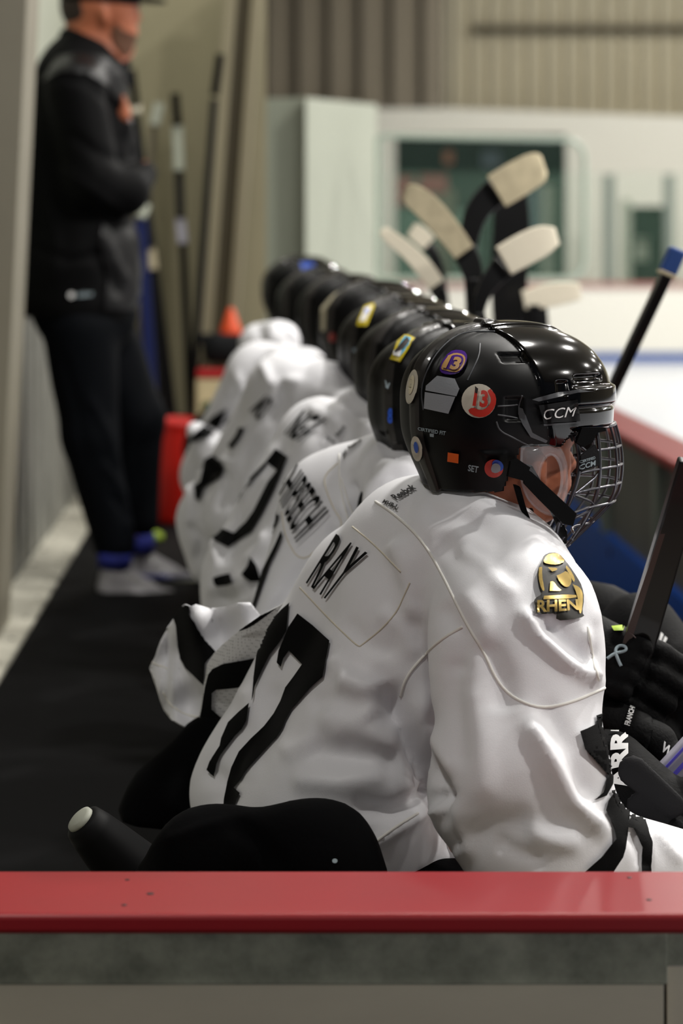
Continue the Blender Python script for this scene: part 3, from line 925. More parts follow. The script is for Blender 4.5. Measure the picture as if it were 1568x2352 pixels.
PR([ellipse(840 + 440 * .24235, 680 + 840 * .24235, 6, 22, 10)], 'siding_far', off=.0018)
PT('CERTIFIED FIT', Z([(495, 1240), (765, 1280), (760, 1318), (495, 1268)]), 'pale_print')
PR([Z([(610, 1300), (650, 1305), (648, 1335), (612, 1330)])], 'pale_print')
def Q4(L): return [(1150 + x * .20408, 820 + y * .20408) for x, y in L]
PR([Q4([(420, 545), (860, 478), (885, 720), (480, 745)])], 'stick_black', 'label_plate')
PR([Q4([(345, 480), (420, 500), (870, 400), (1000, 390), (1060, 395), (880, 370), (640, 395), (400, 460)])], 'helmet_grey', 'brow_stripe')
PR([Q4([(475, 755), (885, 728), (885, 745), (480, 775)])], 'helmet_grey', 'brow_stripe')
PR([Q4([(190, 560), (250, 580), (290, 700), (350, 850), (520, 940), (500, 965), (330, 900), (240, 760), (190, 640)])], 'helmet_grey', 'brow_stripe')
PT('CCM', Q4([(478, 590), (845, 550), (820, 665), (462, 705)]), 'white_print', 'maker_lettering', .0026, .0, .12)
seam('shell_edge_glint', bvh, [Z([(545, 1080), (520, 900), (570, 720), (680, 520), (850, 370), (1030, 330), (1220, 335)]), Z([(1235, 1190), (1265, 1280), (1400, 1345), (1560, 1430)]), Z([(1245, 1045), (1350, 1040), (1440, 1030)]),
     Z([(1245, 1125), (1350, 1140), (1440, 1160)]), Z([(1480, 940), (1440, 1060), (1480, 1200), (1560, 1300)]), Z([(1080, 450), (1075, 560), (1010, 700), (960, 800)])], 'helmet_grey', sh, .0011)  # grey lines paint highlights along the shell's panel and ridge edges
# temple plate of the cage with its lettering
def plate(sh, tr, poly_px, m, name, y, thick=.004):
    """flat piece on the near side of the head, its outline traced on the upright plane at local y"""
    n = np.array(tr([(0, -1, 0)])[0]) - np.array(tr([(0, 0, 0)])[0]); n /= np.linalg.norm(n)
    p0 = np.array(tr([(0, y, 0)])[0]); P = []
    for px, py in poly_px:
        d = W(px, py, 1.0) - np.array(CAM); t = ((p0 - np.array(CAM)) @ n) / (d @ n); P.append(np.array(CAM) + d * t)
    o = MB().prism(P, n * thick).obj(name, m, sh)
    return o, BVHTree.FromPolygons([tuple(v.co + Vector(ORG[p1.name])) for v in o.data.vertices], [tuple(f.vertices) for f in o.data.polygons])
pl, pb = plate(sh, tr, Q4([(880, 1110), (1040, 985), (1075, 1060), (1090, 1215), (880, 1285)]), 'glove_grey', 'cage_clip', -.118)
print_text('clip_lettering', pb, 'CCM', Q4([(885, 1210), (1060, 1160), (1070, 1215), (890, 1270)]), 'pale_print', sh, 5, .001, .02, .2)
print_text('clip_lettering', pb, 'CERTIFIED', Q4([(890, 1165), (1055, 1115), (1058, 1145), (893, 1195)]), 'pale_print', sh, 5, .001, .02)
plate(sh, tr, Q4([(890, 790), (1150, 790), (1160, 830), (1060, 850), (1010, 960), (900, 1010), (830, 960)]), 'strap_black', 'cage_clip', -.116)
plate(sh, tr, Q4([(90, 1170), (160, 1140), (310, 1240), (240, 1390), (60, 1340)]), 'strap_black', 'strap_buckle', -.118)
plate(sh, tr, Q4([(240, 1240), (330, 1290), (560, 1500), (840, 1760), (800, 1900), (700, 1880), (420, 1600), (250, 1420)]), 'strap_black', 'chin_strap', -.112, .002)
clear_ear_guard(sh, tr)
# jersey
pr = [prim((700, 1860, 3.02), (860, 1430, 3.00), 215, 155, 1.0),
      prim((800, 1880, 2.83), (950, 1440, 2.86), 225, 185, 1.0),
      prim((960, 1330, 2.90), (1110, 1310, 2.80), 165, 150, 1.0),
      prim((860, 1360, 2.98), (960, 1300, 2.95), 165, 150, 1.0),
      prim((965, 1245, 2.92), (1180, 1372, 2.78), 152, 150, 1.0),
      prim((1000, 1215, 2.86), (1075, 1245, 2.79), 108, 104, .9), prim((1075, 1245, 2.79), (1180, 1300, 2.78), 104, 92, .9),
      prim((1182, 1430, 2.70), (1188, 1500, 2.68), 184, 182, .8),
      prim((1188, 1500, 2.68), (1194, 1800, 2.62), 180, 198, .8),
      prim((1194, 1830, 2.62), (1235, 1940, 2.60), 196, 162, .8),
      prim((1260, 1975, 2.62), (1700, 2060, 2.64), 160, 105, .9),
      prim((1150, 1420, 2.95), (1050, 1850, 2.95), 200, 240, 1.0),
      prim((980, 1320, 3.10), (1230, 1800, 3.06), 110, 100, 1.0),
      prim((1230, 1820, 3.06), (1440, 1810, 3.00), 95, 60, 1.0),
      prim((560, 1830, 2.98), (640, 1900, 2.86), 120, 120, .8), prim((880, 1880, 2.92), (1120, 1950, 2.86), 135, 130, 1.0),
      prim((980, 1350, 3.04), (1190, 1640, 2.92), 130, 120, 1.0), prim((716, 1520, 2.97), (656, 1700, 2.97), 96, 116, 1.0, .10)]
F1 = [([(905, 1235), (935, 1290), (950, 1350), (948, 1440)], 26, 9), ([(985, 1240), (1080, 1270), (1200, 1330)], 30, -5),
      ([(880, 1560), (905, 1640), (955, 1730), (1000, 1800), (1010, 1870)], 30, -22), ([(990, 1560), (960, 1660), (1010, 1760), (1040, 1900), (1100, 1985)], 22, 7),
      ([(1010, 1800), (1020, 1890), (1060, 1960)], 26, -9),
      ([(1190, 1390), (1230, 1450), (1300, 1520), (1385, 1570)], 16, 9), ([(1240, 1420), (1310, 1480), (1370, 1530)], 24, -8),
      ([(1200, 1640), (1260, 1740), (1310, 1840), (1400, 1930)], 20, 11), ([(1240, 1600), (1310, 1720), (1350, 1850)], 24, -5), ([(1080, 1560), (1110, 1700), (1110, 1860)], 30, 4), ([(1040, 1500), (1050, 1640), (1060, 1780)], 22, -4),
      ([(1345, 1440), (1352, 1500), (1368, 1570)], 9, 5), ([(1100, 1450), (1150, 1560), (1160, 1640)], 30, -6),
      ([(770, 1560), (830, 1600), (870, 1650)], 36, 7), ([(700, 1700), (800, 1730), (940, 1760)], 34, -9), ([(720, 1640), (830, 1680), (930, 1720)], 30, 6),
      ([(660, 1790), (780, 1800), (900, 1770)], 26, 7), ([(800, 1850), (900, 1865), (1000, 1830)], 20, -10), ([(840, 1950), (920, 1900), (985, 1860), (1000, 1790)], 14, 6),
      ([(1080, 1130), (1160, 1190), (1260, 1260)], 26, 4), ([(960, 1170), (1060, 1190), (1180, 1260)], 24, -4), ([(560, 1560), (600, 1680), (560, 1800)], 26, 5),
      ([(470, 1760), (520, 1800), (520, 1860)], 22, -6), ([(1290, 1270), (1345, 1340), (1372, 1450)], 14, 4), ([(1060, 1940), (1130, 1900), (1230, 1890)], 30, -6),
      ([(640, 1560), (600, 1680), (530, 1800)], 18, -4), ([(760, 1500), (800, 1560), (880, 1590)], 24, 5), ([(780, 1420), (850, 1480), (920, 1500)], 24, -4),
      ([(860, 1400), (920, 1440), (960, 1520)], 20, 4), ([(700, 1620), (780, 1600), (860, 1620)], 22, -4), ([(640, 1740), (720, 1700), (800, 1690)], 22, 4), ([(900, 1650), (930, 1740), (980, 1800)], 16, 5),
      ([(1010, 1380), (1060, 1460), (1050, 1560)], 24, -5), ([(1060, 1350), (1110, 1420), (1120, 1500)], 22, 4),
      ([(1040, 1250), (1110, 1290), (1190, 1380)], 18, 4), ([(1200, 1900), (1260, 1930), (1340, 1940)], 20, 5), ([(1130, 1930), (1190, 1960), (1260, 1980)], 16, -5), ([(1440, 1900), (1470, 1950), (1480, 2000)], 12, -4), ([(1500, 1900), (1530, 1940), (1568, 1990)], 12, 4)]
jo, jb = torso(p1, pr, .0062, .045, F1, .0035, seed=1)
JP = lambda polys, m, nm, step=4, off=.0016: print_poly(nm, jb, polys, m, jo, step, off)
JP([C5([(862, 470), (940, 530), (1027, 610), (1010, 700), (992, 795), (930, 850), (870, 920), (830, 965), (800, 1020), (785, 1060), (760, 1100), (640, 1230), (595, 1280), (570, 1325), (536, 1365), (567, 1393), (550, 1430), (535, 1480), (478, 1482), (484, 1420), (500, 1340), (522, 1260), (560, 1180), (620, 1115), (690, 1050), (740, 985), (775, 920), (800, 850), (842, 795), (886, 732), (818, 660), (790, 700), (776, 745), (755, 722), (765, 660), (790, 600), (815, 540)])], 'jersey_print', 'back_number')
JP([C5([(820, 415), (805, 560), (775, 610), (720, 680), (680, 760), (640, 850), (632, 900), (625, 920), (636, 800), (650, 690), (668, 620), (700, 560), (727, 518), (720, 512), (780, 450)])], 'jersey_print', 'back_number')
JP([C5([(612, 930), (600, 1020), (575, 1065), (540, 1100), (470, 1140), (488, 1168), (465, 1200), (447, 1240), (432, 1312), (394, 1272), (410, 1230), (462, 1150), (470, 1110), (505, 1030), (560, 975)])], 'jersey_print', 'back_number')
print_text('name_lettering', jb, 'RAY', C5([(1062, 60), (1224, 158), (1022, 408), (905, 312)]), 'jersey_print', jo, 5, .0016, .01)
seam('seam', jb, [C5([(870, 335), (1000, 475), (1090, 565), (1172, 642), (1190, 630), (1290, 550), (1370, 460), (1410, 370), (1436, 310)]), C5([(1140, 22), (1250, 110), (1390, 255)])], 'seam_cream', jo, .0011)
seam('seam', jb, [[(862, 1152), (905, 1180), (960, 1230), (1000, 1290), (1040, 1370), (1075, 1440), (1110, 1495), (1140, 1565), (1180, 1605), (1240, 1628), (1310, 1615), (1388, 1580)],
                  [(920, 1600), (930, 1560), (960, 1520), (1010, 1470), (1062, 1440)], [(1350, 1440), (1358, 1500), (1374, 1562)], [(835, 1955), (900, 1905), (960, 1868)]], 'seam_thread', jo, .0019)
print_text('brand_lettering', jb, 'Reebok', [(897, 1140), (945, 1112), (958, 1124), (912, 1150)], 'brand_print', jo, 4, .0015, .04)
print_text('brand_lettering', jb, 'MHR-L', [(884, 1148), (918, 1162), (912, 1172), (879, 1156)], 'brand_print', jo, 4, .0015, .04)
def PG(L): return [(1200 + x * .140306, 1240 + y * .140306) for x, y in L]
JP([smooth_line(PG([(430, 225), (340, 260), (300, 370), (240, 480), (230, 640), (270, 850), (310, 900), (200, 960), (170, 1040), (210, 1110), (150, 1215), (300, 1225), (550, 1190), (540, 1320), (800, 1310), (1010, 1260), (960, 1200), (1000, 960), (960, 760), (880, 620), (800, 500), (700, 360), (600, 250), (520, 222)]), 1)], 'patch_black', 'shoulder_patch', 4, .0014)
JP([smooth_line(PG([(480, 240), (380, 270), (320, 380), (400, 420), (560, 430), (690, 380), (620, 290), (550, 245), (480, 240)]), 1), smooth_line(PG([(260, 470), (250, 640), (300, 830), (350, 860), (330, 740), (310, 600), (310, 460)]), 1),
    smooth_line(PG([(400, 470), (560, 480), (540, 520), (470, 540)]), 1), smooth_line(PG([(440, 700), (490, 690), (560, 790), (640, 850), (430, 850)]), 1),
    smooth_line(PG([(540, 600), (620, 570), (700, 520), (780, 620), (780, 720), (730, 790), (660, 780), (580, 690)]), 1), smooth_line(PG([(700, 440), (760, 500), (840, 650), (820, 720), (760, 600), (690, 480)]), 1),
    smooth_line(PG([(800, 740), (900, 780), (960, 860), (970, 980), (940, 1220), (900, 1200), (890, 1000), (850, 860)]), 1), smooth_line(PG([(340, 930), (850, 900), (870, 970), (330, 985)]), 1)], 'patch_gold', 'shoulder_patch_gold', 4, .0024)
print_text('shoulder_patch_lettering', jb, 'RHEN', PG([(230, 1000), (880, 985), (900, 1160), (220, 1195)]), 'patch_gold', jo, 4, .0026, .03)
JP([C6([(862, 1385), (905, 1368), (960, 1340), (985, 1300), (997, 1275), (1022, 1320), (1045, 1440), (1062, 1600), (1058, 1700), (1020, 1770), (945, 1800), (1000, 1750), (1032, 1650), (1030, 1500), (1005, 1380), (952, 1402), (975, 1465), (893, 1493), (878, 1440)])], 'jersey_print', 'sleeve_number', 5)
JP([C6([(1075, 1735), (1105, 1735), (1170, 1800), (1060, 1912), (1075, 1985), (1135, 2090), (1120, 2140), (1060, 2230), (890, 2226), (1000, 2130), (1078, 2030), (1062, 1950), (1015, 1860), (1030, 1800)])], 'jersey_print', 'sleeve_stripe', 6)
JP([C6([(1162, 1790), (1236, 1830), (1260, 1930), (1300, 2050), (1292, 2232), (1232, 2232), (1240, 2080), (1185, 1965), (1130, 1960), (1190, 1870)])], 'jersey_print', 'sleeve_stripe', 6)
# loose side of the jersey hanging out behind the back, open mesh cloth with a black band
out = C8([(1200, 360), (1110, 430), (1030, 475), (900, 540), (820, 600), (715, 680), (620, 760), (545, 835), (490, 925), (478, 1020), (455, 1150), (428, 1325), (560, 1325), (690, 1315), (760, 1250), (830, 1160), (880, 1050), (960, 900), (1060, 700), (1160, 520)])
wing, wb = cloth('jersey_tail', out, lambda x, y: 2.99 + (640 - x) * .0005 + .010 * math.sin(x * .035 + y * .02), 'jersey_mesh', p1)
print_poly('waist_band', wb, [C8([(858, 865), (730, 890), (620, 915), (540, 955), (505, 1000), (480, 1100), (440, 1322), (600, 1325), (525, 1258), (530, 1140), (560, 1112), (700, 1095), (830, 1080), (850, 1000)]),
    C8([(1030, 476), (900, 542), (820, 602), (725, 672), (800, 645), (850, 615), (960, 530)]), C8([(700, 1230), (735, 1240), (690, 1312), (660, 1310)])], 'jersey_print', wing, 7, .003)
# black padded pants
Vp, Qp = sdf_mesh([prim((390, 2040, 2.66), (480, 1990, 2.62), 90, 115, .8), prim((480, 1990, 2.62), (730, 1985, 2.58), 115, 128, .8), prim((730, 1985, 2.58), (800, 2040, 2.60), 126, 90, .8),
                   prim((700, 2100, 2.8), (1500, 2160, 2.75), 150, 150, 1.2)], .009, .05, cuts=(SEAT,))
Vp = fold(Vp, Qp, [([(520, 1880), (600, 1940), (640, 2000)], 20, -6), ([(360, 1940), (470, 1900), (600, 1870)], 12, 4)], .003, 14, 2)
pn = link('pants', Vp, Qp, 'pants_black', p1)
pnb = bvh_of(Vp, Qp)
print_poly('pants_badge', pnb, [ellipse(768, 1977, 6, 5)], 'pale_print', pn, 4)

# ---- bottle lying behind the bench
bo = W(172, 1880, 2.9)
a = np.array(W(186, 1884, 2.75)); b = np.array(W(352, 2050, 2.785)); d = (b - a) / np.linalg.norm(b - a)
bt = empty('bottle', W(260, 1990, 2.76), 'black bottle tilted behind the nearest player with a pale round end', 'bottle')
MB().lathe(a, [(.018, 0), (.025, .004), (.029, .02), (.034, .05), (.040, .09), (.043, .12), (.043, .30), (.038, .32)], 28, axis=d).obj('bottle_body', 'bottle_body', bt, smooth=True)
MB().lathe(a - d * .006, [(.013, 0), (.0175, .002), (.0185, .008)], 24, axis=d).obj('bottle_cap', 'bottle_cap', bt, smooth=True)

# ---- the other players, each one further along the bench
def player(label, hx, hy, Y, yaw, tors, folds=(), seed=0, h=.009, hs=1.0, pitch=0, collar=True, pants=(), arms=None, gloves=True, fore='rl'):
    tx, ty = tors[0][0][0], tors[0][0][1]
    p = empty('person', W(tx + 100, ty + 100, Y), label, 'person', 'hockey players on the bench')
    s, b, t = make_helmet(p, W(hx, hy, Y), yaw, pitch, 0, hs)
    sc_ = 2.84 / Y
    q = lambda dx, dy, dY=0: W(hx + dx * sc_, hy + dy * sc_, Y + dY)
    Jn = dict(neck=q(-80, 235), chest=q(-190, 500, .06), pelvis=q(-390, 930, .1), sh_r=q(40, 520, -.13), el_r=q(50, 930, -.18), ha_r=q(440, 1000, -.12), sh_l=q(-170, 390, .22), el_l=q(80, 880, .18),
              ha_l=q(400, 900, .14), kn_r=q(430, 1180, -.1), an_r=q(430, 1900, -.1), kn_l=q(400, 1160, .2), an_l=q(400, 1800, .2))
    Jn.update(arms or {})
    line_body(t, Jn, p, .010)
    # trunk as traced, then the near sleeve and the far side
    P = [prim(*x) for x in tors]
    P += [prim((hx + 30 * sc_, hy + 520 * sc_, Y - .13), (hx + 55 * sc_, hy + 900 * sc_, Y - .16), 150 * sc_, 150 * sc_, .9),
          prim((hx + 60 * sc_, hy + 960 * sc_, Y - .17), (hx + 420 * sc_, hy + 1030 * sc_, Y - .12), 130 * sc_, 90 * sc_, .9),
          prim((hx - 160 * sc_, hy + 420 * sc_, Y + .20), (hx + 80 * sc_, hy + 880 * sc_, Y + .18), 110 * sc_, 100 * sc_, 1),
          prim((hx - 20 * sc_, hy + 520 * sc_, Y + .06), (hx - 110 * sc_, hy + 920 * sc_, Y + .08), 180 * sc_, 220 * sc_, 1)]
    dn = np.array([.0, 0, -.06])
    P += [(Jn['neck'] + dn, Jn['chest'], .062, .105, 1), (Jn['chest'], Jn['pelvis'], .105, .12, 1)]
    for s_ in 'rl':
        P.append((Jn['sh_' + s_], Jn['el_' + s_], .070, .068, 1))
        if s_ in fore: P.append((Jn['el_' + s_], Jn['el_' + s_] * .12 + Jn['ha_' + s_] * .88, .066, .052, 1))
    jo, jb = torso(p, P, h, .04, folds, .004, seed=seed, jscale=8)
    if gloves: glove(p, Jn['ha_r'] - (Jn['ha_r'] - Jn['el_r']) * .12, Jn['ha_r'] + (Jn['ha_r'] - Jn['el_r']) * .20, (0, 0, 1), h=.009)
    if gloves is True: glove(p, Jn['ha_l'] - (Jn['ha_l'] - Jn['el_l']) * .12, Jn['ha_l'] + (Jn['ha_l'] - Jn['el_l']) * .20, (0, 0, 1), h=.009)
    if collar:
        nb = t([(-.045, 0, -.125)])[0]; nb2 = t([(-.075, 0, -.175)])[0]
        V, Q = sdf_mesh([(nb, nb2, .062, .088, 1)], .009, .01); link('neck_guard', V, Q, 'strap_black', p)
    V, Q = sdf_mesh([(Jn['pelvis'] - np.array([.02, 0, .02]), Jn['kn_r'], .15, .11, 1), (Jn['pelvis'] + np.array([-.02, .06, -.02]), Jn['kn_l'], .15, .11, 1)] + [prim(*x) for x in pants], .014, .04, cuts=(SEAT,))
    link('pants', V, Q, 'pants_black', p)
    return p, s, b, jo, jb, t
nb = tr([(-.03, 0, -.12)])[0]
V, Q = sdf_mesh([(tr([(-.02, 0, -.105)])[0], W(1110, 1160, 2.85), .064, .066, 1), (tr([(-.01, 0, -.125)])[0], W(1130, 1200, 2.82), .056, .05, 1)], .006, .01)
V = fold(V, Q, [([(1020, 1110), (1100, 1150), (1200, 1200)], 8, 3), ([(1010, 1090), (1080, 1110), (1180, 1170)], 7, -3)], .002, 20)
link('neck_guard', V, Q, 'strap_black', p1)

# second player
p2, s2, b2, j2, jb2, t2 = player('second seated hockey player from the near end, nameplate ending SCHI, blue 8 on helmet', 1046, 897, 3.32, 38,
    [((650, 1640, 3.50), (760, 1300, 3.46), 130, 115), ((720, 1450, 3.42), (790, 1190, 3.40), 150, 150), ((780, 1160, 3.42), (900, 1110, 3.32), 115, 100), ((850, 1100, 3.38), (880, 1060, 3.36), 85, 65), ((900, 1080, 3.27), (930, 1130, 3.22), 62, 90)],
    [([(960, 1072), (900, 1078), (860, 1120), (850, 1180)], 14, 9), ([(800, 1100), (820, 1160), (850, 1200)], 14, -8), ([(780, 1150), (800, 1190), (830, 1230)], 10, 6), ([(880, 1010), (890, 1040), (930, 1060)], 10, -4), ([(700, 1290), (650, 1380), (620, 1450)], 14, -6), ([(760, 1210), (775, 1260), (800, 1290)], 10, -5), ([(720, 1300), (680, 1370), (640, 1420)], 12, 4), ([(640, 1340), (610, 1420), (600, 1500)], 20, 4)], 3, .007,
    pants=[((300, 1990, 3.10), (400, 1860, 3.12), 80, 105), ((400, 1860, 3.12), (505, 1750, 3.16), 105, 115)], gloves=False,
    arms=dict(ha_r=W(1235, 1466, 3.04), el_r=W(1030, 1390, 3.16), ha_l=W(1240, 1610, 3.02), el_l=W(1030, 1540, 3.22)))
print_text('name_lettering', jb2, 'SHIPSECHI', [(676, 1052), (757, 1172), (680, 1247), (634, 1128)], 'jersey_print', j2, 4, .002, .01)
def Q2(L): return [(600 + x * .2551, 900 + y * .2551) for x, y in L]
seam('seam', jb2, [Q2([(185, 1080), (210, 1300), (355, 1545), (560, 1370), (670, 1270), (740, 1190), (650, 1050), (580, 880), (560, 760), (690, 640)])], 'seam_cream', j2, .0012)
seam('seam', jb2, [Q2([(700, 560), (700, 800), (740, 1000), (790, 1180)]), Q2([(720, 780), (780, 980), (840, 1150)])], 'seam_thread', j2, .0014)
print_text('brand_lettering', jb2, 'Reebok', Q2([(780, 500), (905, 425), (915, 445), (795, 530)]), 'brand_print', j2, 4, .002, .04)
print_text('brand_lettering', jb2, 'MHR', Q2([(735, 560), (770, 520), (775, 560), (745, 610)]), 'brand_print', j2, 4, .002, .04)
print_poly('back_number', jb2, [Q2([(80, 1060), (170, 1120), (105, 1280), (10, 1190), (-30, 1130), (0, 1060)])], 'jersey_print', j2, 6, .002)
print_poly('back_number', jb2, [Q2([(185, 1250), (198, 1300), (150, 1420), (80, 1560), (0, 1790), (-60, 1960), (-100, 2100), (-105, 2010), (-60, 1880), (20, 1600), (130, 1380)])], 'jersey_print', j2, 6, .002)
print_poly('sticker', b2, [Z([(300, 430), (380, 360), (465, 400), (440, 430), (410, 500), (330, 628), (228, 600), (255, 560)])], 'sticker_yellow', s2, 5)
print_poly('sticker', b2, [Z([(330, 450), (375, 385), (425, 400), (400, 480), (320, 580), (262, 560)])], 'sticker_sky', s2, 5, .002)
print_poly('sticker', b2, [Z([(270, 530), (320, 480), (345, 500), (322, 580), (262, 565)])], 'white_print', s2, 5, .0025)
print_poly('sticker', b2, [Z([(395, 400), (410, 440), (360, 500), (290, 540), (275, 535), (340, 460)])], 'screw_dark', s2, 5, .0032)
print_text('sticker_lettering', b2, '8', [(891, 937), (903, 937), (902, 972), (890, 972)], 'sticker_blue', s2, 4, .002, .05)
print_poly('maker_mark', b2, [Z([(188, 795), (200, 800), (208, 850), (222, 820), (232, 828), (212, 882), (196, 870)])], 'pale_print', s2, 4, .002)
print_poly('shell_badge', b2, [Z([(130, 1265), (190, 1280), (200, 1330), (160, 1310)])], 'strap_black', s2, 5, .002)
tail, tb = cloth('jersey_tail', C8([(370, 480), (400, 465), (500, 495), (620, 480), (720, 450), (815, 448), (900, 560), (880, 800), (700, 1100), (480, 1290), (425, 1330), (320, 1402), (220, 1350), (160, 1270), (128, 1190), (140, 1120), (162, 1020), (100, 990), (48, 950), (80, 880), (130, 750), (180, 650), (235, 570), (270, 500), (320, 460)]),
    lambda x, y: 3.16 + (520 - x) * .0005 + .018 * math.sin(x * .055 - y * .014) + .010 * math.sin(x * .02 + y * .05) + .04 * max(0, min(1, (400 - x) / 14)), 'jersey_white', p2)
print_poly('tail_stripe', tb, [C8([(370, 475), (360, 540), (400, 600), (450, 700), (500, 780), (546, 835), (480, 920), (470, 1075), (380, 990), (330, 950), (290, 880), (270, 780), (258, 620), (240, 568), (275, 500), (320, 455)])], 'jersey_print', tail, 7, .003)
seam('seam', tb, [C8([(150, 1130), (200, 1220), (300, 1310), (425, 1325)]), C8([(70, 905), (120, 930), (185, 960)])], 'seam_thread', tail, .0025)
# third
p3, s3, b3, j3, jb3, t3 = player('third seated hockey player from the near end, big black 0 on the back', 985, 842, 3.9, 38,
    [((590, 1330, 4.0), (740, 1030, 4.0), 125, 108), ((640, 1350, 3.9), (760, 1060, 3.9), 110, 100), ((740, 1010, 4.0), (830, 980, 3.9), 88, 80), ((600, 1330, 4.0), (560, 1480, 4.0), 120, 100), ((850, 960, 3.9), (880, 1000, 3.8), 60, 60)],
    [([(600, 1290), (540, 1340), (480, 1350)], 12, 5), ([(640, 1310), (560, 1360), (500, 1380)], 12, -5), ([(560, 1300), (600, 1250), (610, 1220)], 10, 6), ([(640, 1010), (600, 1100), (520, 1200)], 12, 4), ([(700, 930), (760, 960), (800, 1010)], 12, 5), ([(480, 1200), (500, 1300), (480, 1380)], 12, 5), ([(740, 900), (800, 930), (860, 960)], 10, -6), ([(560, 1150), (540, 1230), (520, 1300)], 10, -5)], 4, gloves='right', fore='r',
    arms=dict(ha_l=W(1392, 1430, 3.27), el_l=W(1170, 1400, 3.45)))
p3z = lambda L: [(400 + x * .2551, 700 + y * .2551) for x, y in L]
O = p3z([(920, 1300), (1030, 1375), (965, 1530), (900, 1680), (800, 1880), (700, 2050), (490, 2190), (355, 2120), (335, 1990), (362, 1925), (520, 1755), (700, 1555), (830, 1418)])
I = p3z([(838, 1425), (932, 1495), (850, 1600), (790, 1720), (720, 1860), (650, 1960), (540, 2060), (450, 2020), (375, 1985), (395, 1955), (548, 1780), (730, 1575), (845, 1445)])
print_ring('back_number', jb3, list(zip(O, I)), 'jersey_print', j3, 5, .0025)
print_text('name_lettering', jb3, 'NGA', Q2([(390, 165), (640, 250), (330, 460), (205, 385)]), 'jersey_print', j3, 4, .0025, .03)
print_text('brand_lettering', jb3, 'Reebok', Q2([(665, 380), (740, 300), (765, 318), (700, 410)]), 'brand_print', j3, 4, .0025, .04)
print_text('brand_lettering', jb3, 'MHR', Q2([(595, 400), (675, 455), (660, 480), (580, 425)]), 'brand_print', j3, 4, .0025, .04)
print_poly('tail_stripe', jb3, [[(490, 1328), (505, 1322), (530, 1318), (536, 1340), (500, 1348), (493, 1342)], [(575, 1278), (590, 1300), (600, 1335), (575, 1335), (556, 1320), (570, 1300)]], 'jersey_print', j3, 5, .0025)
# fourth
p4, s4, b4, j4, jb4, t4 = player('fourth seated hockey player from the near end, yellow-edged sticker on helmet', 925, 795, 4.5, 38,
    [((520, 1200, 4.75), (650, 925, 4.65), 105, 95), ((560, 1180, 4.6), (680, 920, 4.55), 95, 90), ((650, 890, 4.6), (750, 900, 4.5), 78, 70), ((500, 1200, 4.75), (490, 1290, 4.75), 85, 60), ((780, 900, 4.5), (820, 950, 4.4), 42, 60)],
    [([(600, 1000), (540, 1100), (530, 1180)], 14, -6), ([(430, 1050), (470, 1100), (460, 1160)], 10, 5), ([(600, 830), (620, 880), (700, 870)], 10, 7), ([(420, 1060), (440, 1140), (430, 1220)], 9, 7), ([(480, 1040), (520, 1100), (500, 1180)], 9, -8), ([(640, 860), (650, 920), (610, 980)], 12, -8), ([(440, 1020), (480, 1060), (540, 1060)], 8, 7), ([(430, 1200), (460, 1240), (450, 1300)], 8, -7)], 5, .010)
print_text('name_lettering', jb4, 'MO', p3z([(840, 810), (905, 850), (765, 1060), (680, 960)]), 'brand_print', j4, 4, .003, .02)
print_poly('back_number', jb4, [p3z([(350, 1355), (430, 1420), (455, 1490), (420, 1560), (350, 1610), (270, 1650), (235, 1770), (195, 1740), (180, 1640), (240, 1590), (350, 1560), (370, 1510), (330, 1460), (270, 1440), (280, 1400)]), p3z([(640, 1110), (600, 1200), (520, 1305), (490, 1270), (560, 1180), (590, 1110)])], 'jersey_print', j4, 5, .003)
print_poly('sticker', b4, [[(838, 704), (858, 697), (860, 706), (842, 748), (820, 748), (822, 738)]], 'sticker_yellow', s4, 4)
print_poly('sticker', b4, [[(838, 710), (852, 704), (850, 716), (838, 738), (826, 738)]], 'white_print', s4, 4, .002)
print_poly('sticker', b4, [[(838, 712), (848, 706), (846, 716), (838, 722)]], 'sticker_blue', s4, 4, .003)
print_poly('sticker', b4, [[(823, 820), (841, 826), (840, 850), (823, 845)]], 'sticker_blue', s4, 4)
print_text('sticker_lettering', b4, 'SET', [(810, 800), (830, 802), (830, 810), (810, 808)], 'pale_print', s4, 4, .002)
# fifth
p5, s5, b5, j5, jb5, t5 = player('fifth seated hockey player from the near end, grey rim and pink sticker on helmet', 862, 745, 5.2, 36,
    [((490, 1090, 5.6), (590, 870, 5.5), 78, 74), ((500, 1050, 5.4), (450, 990, 5.4), 60, 26), ((600, 850, 5.5), (700, 850, 5.4), 62, 56), ((720, 850, 5.3), (750, 880, 5.2), 40, 50)], [([(600, 830), (570, 880), (560, 960)], 9, -8), ([(430, 985), (470, 1000), (500, 1040)], 7, 6), ([(620, 810), (660, 830), (720, 820)], 8, 7), ([(540, 850), (560, 900), (530, 960)], 7, 7)], 6, .012)
print_poly('back_number', jb5, [p3z([(430, 960), (480, 940), (420, 1090), (330, 1180), (200, 1230), (110, 1240), (130, 1200), (280, 1180), (340, 1100), (310, 1050), (350, 1010)]), p3z([(560, 990), (560, 1040), (500, 1080), (450, 1070), (500, 1010)])], 'jersey_print', j5, 5, .003)
print_poly('sticker', b5, [ellipse(763, 775, 8, 11)], 'far_red', s5, 4)
print_poly('sticker', b5, [ellipse(794, 764, 7, 8)], 'pale_print', s5, 4)
print_poly('rim_stripe', b5, [[(770, 650), (784, 652), (768, 680), (750, 710), (748, 760), (738, 760), (738, 710), (752, 675)]], 'siding_far', s5, 4)
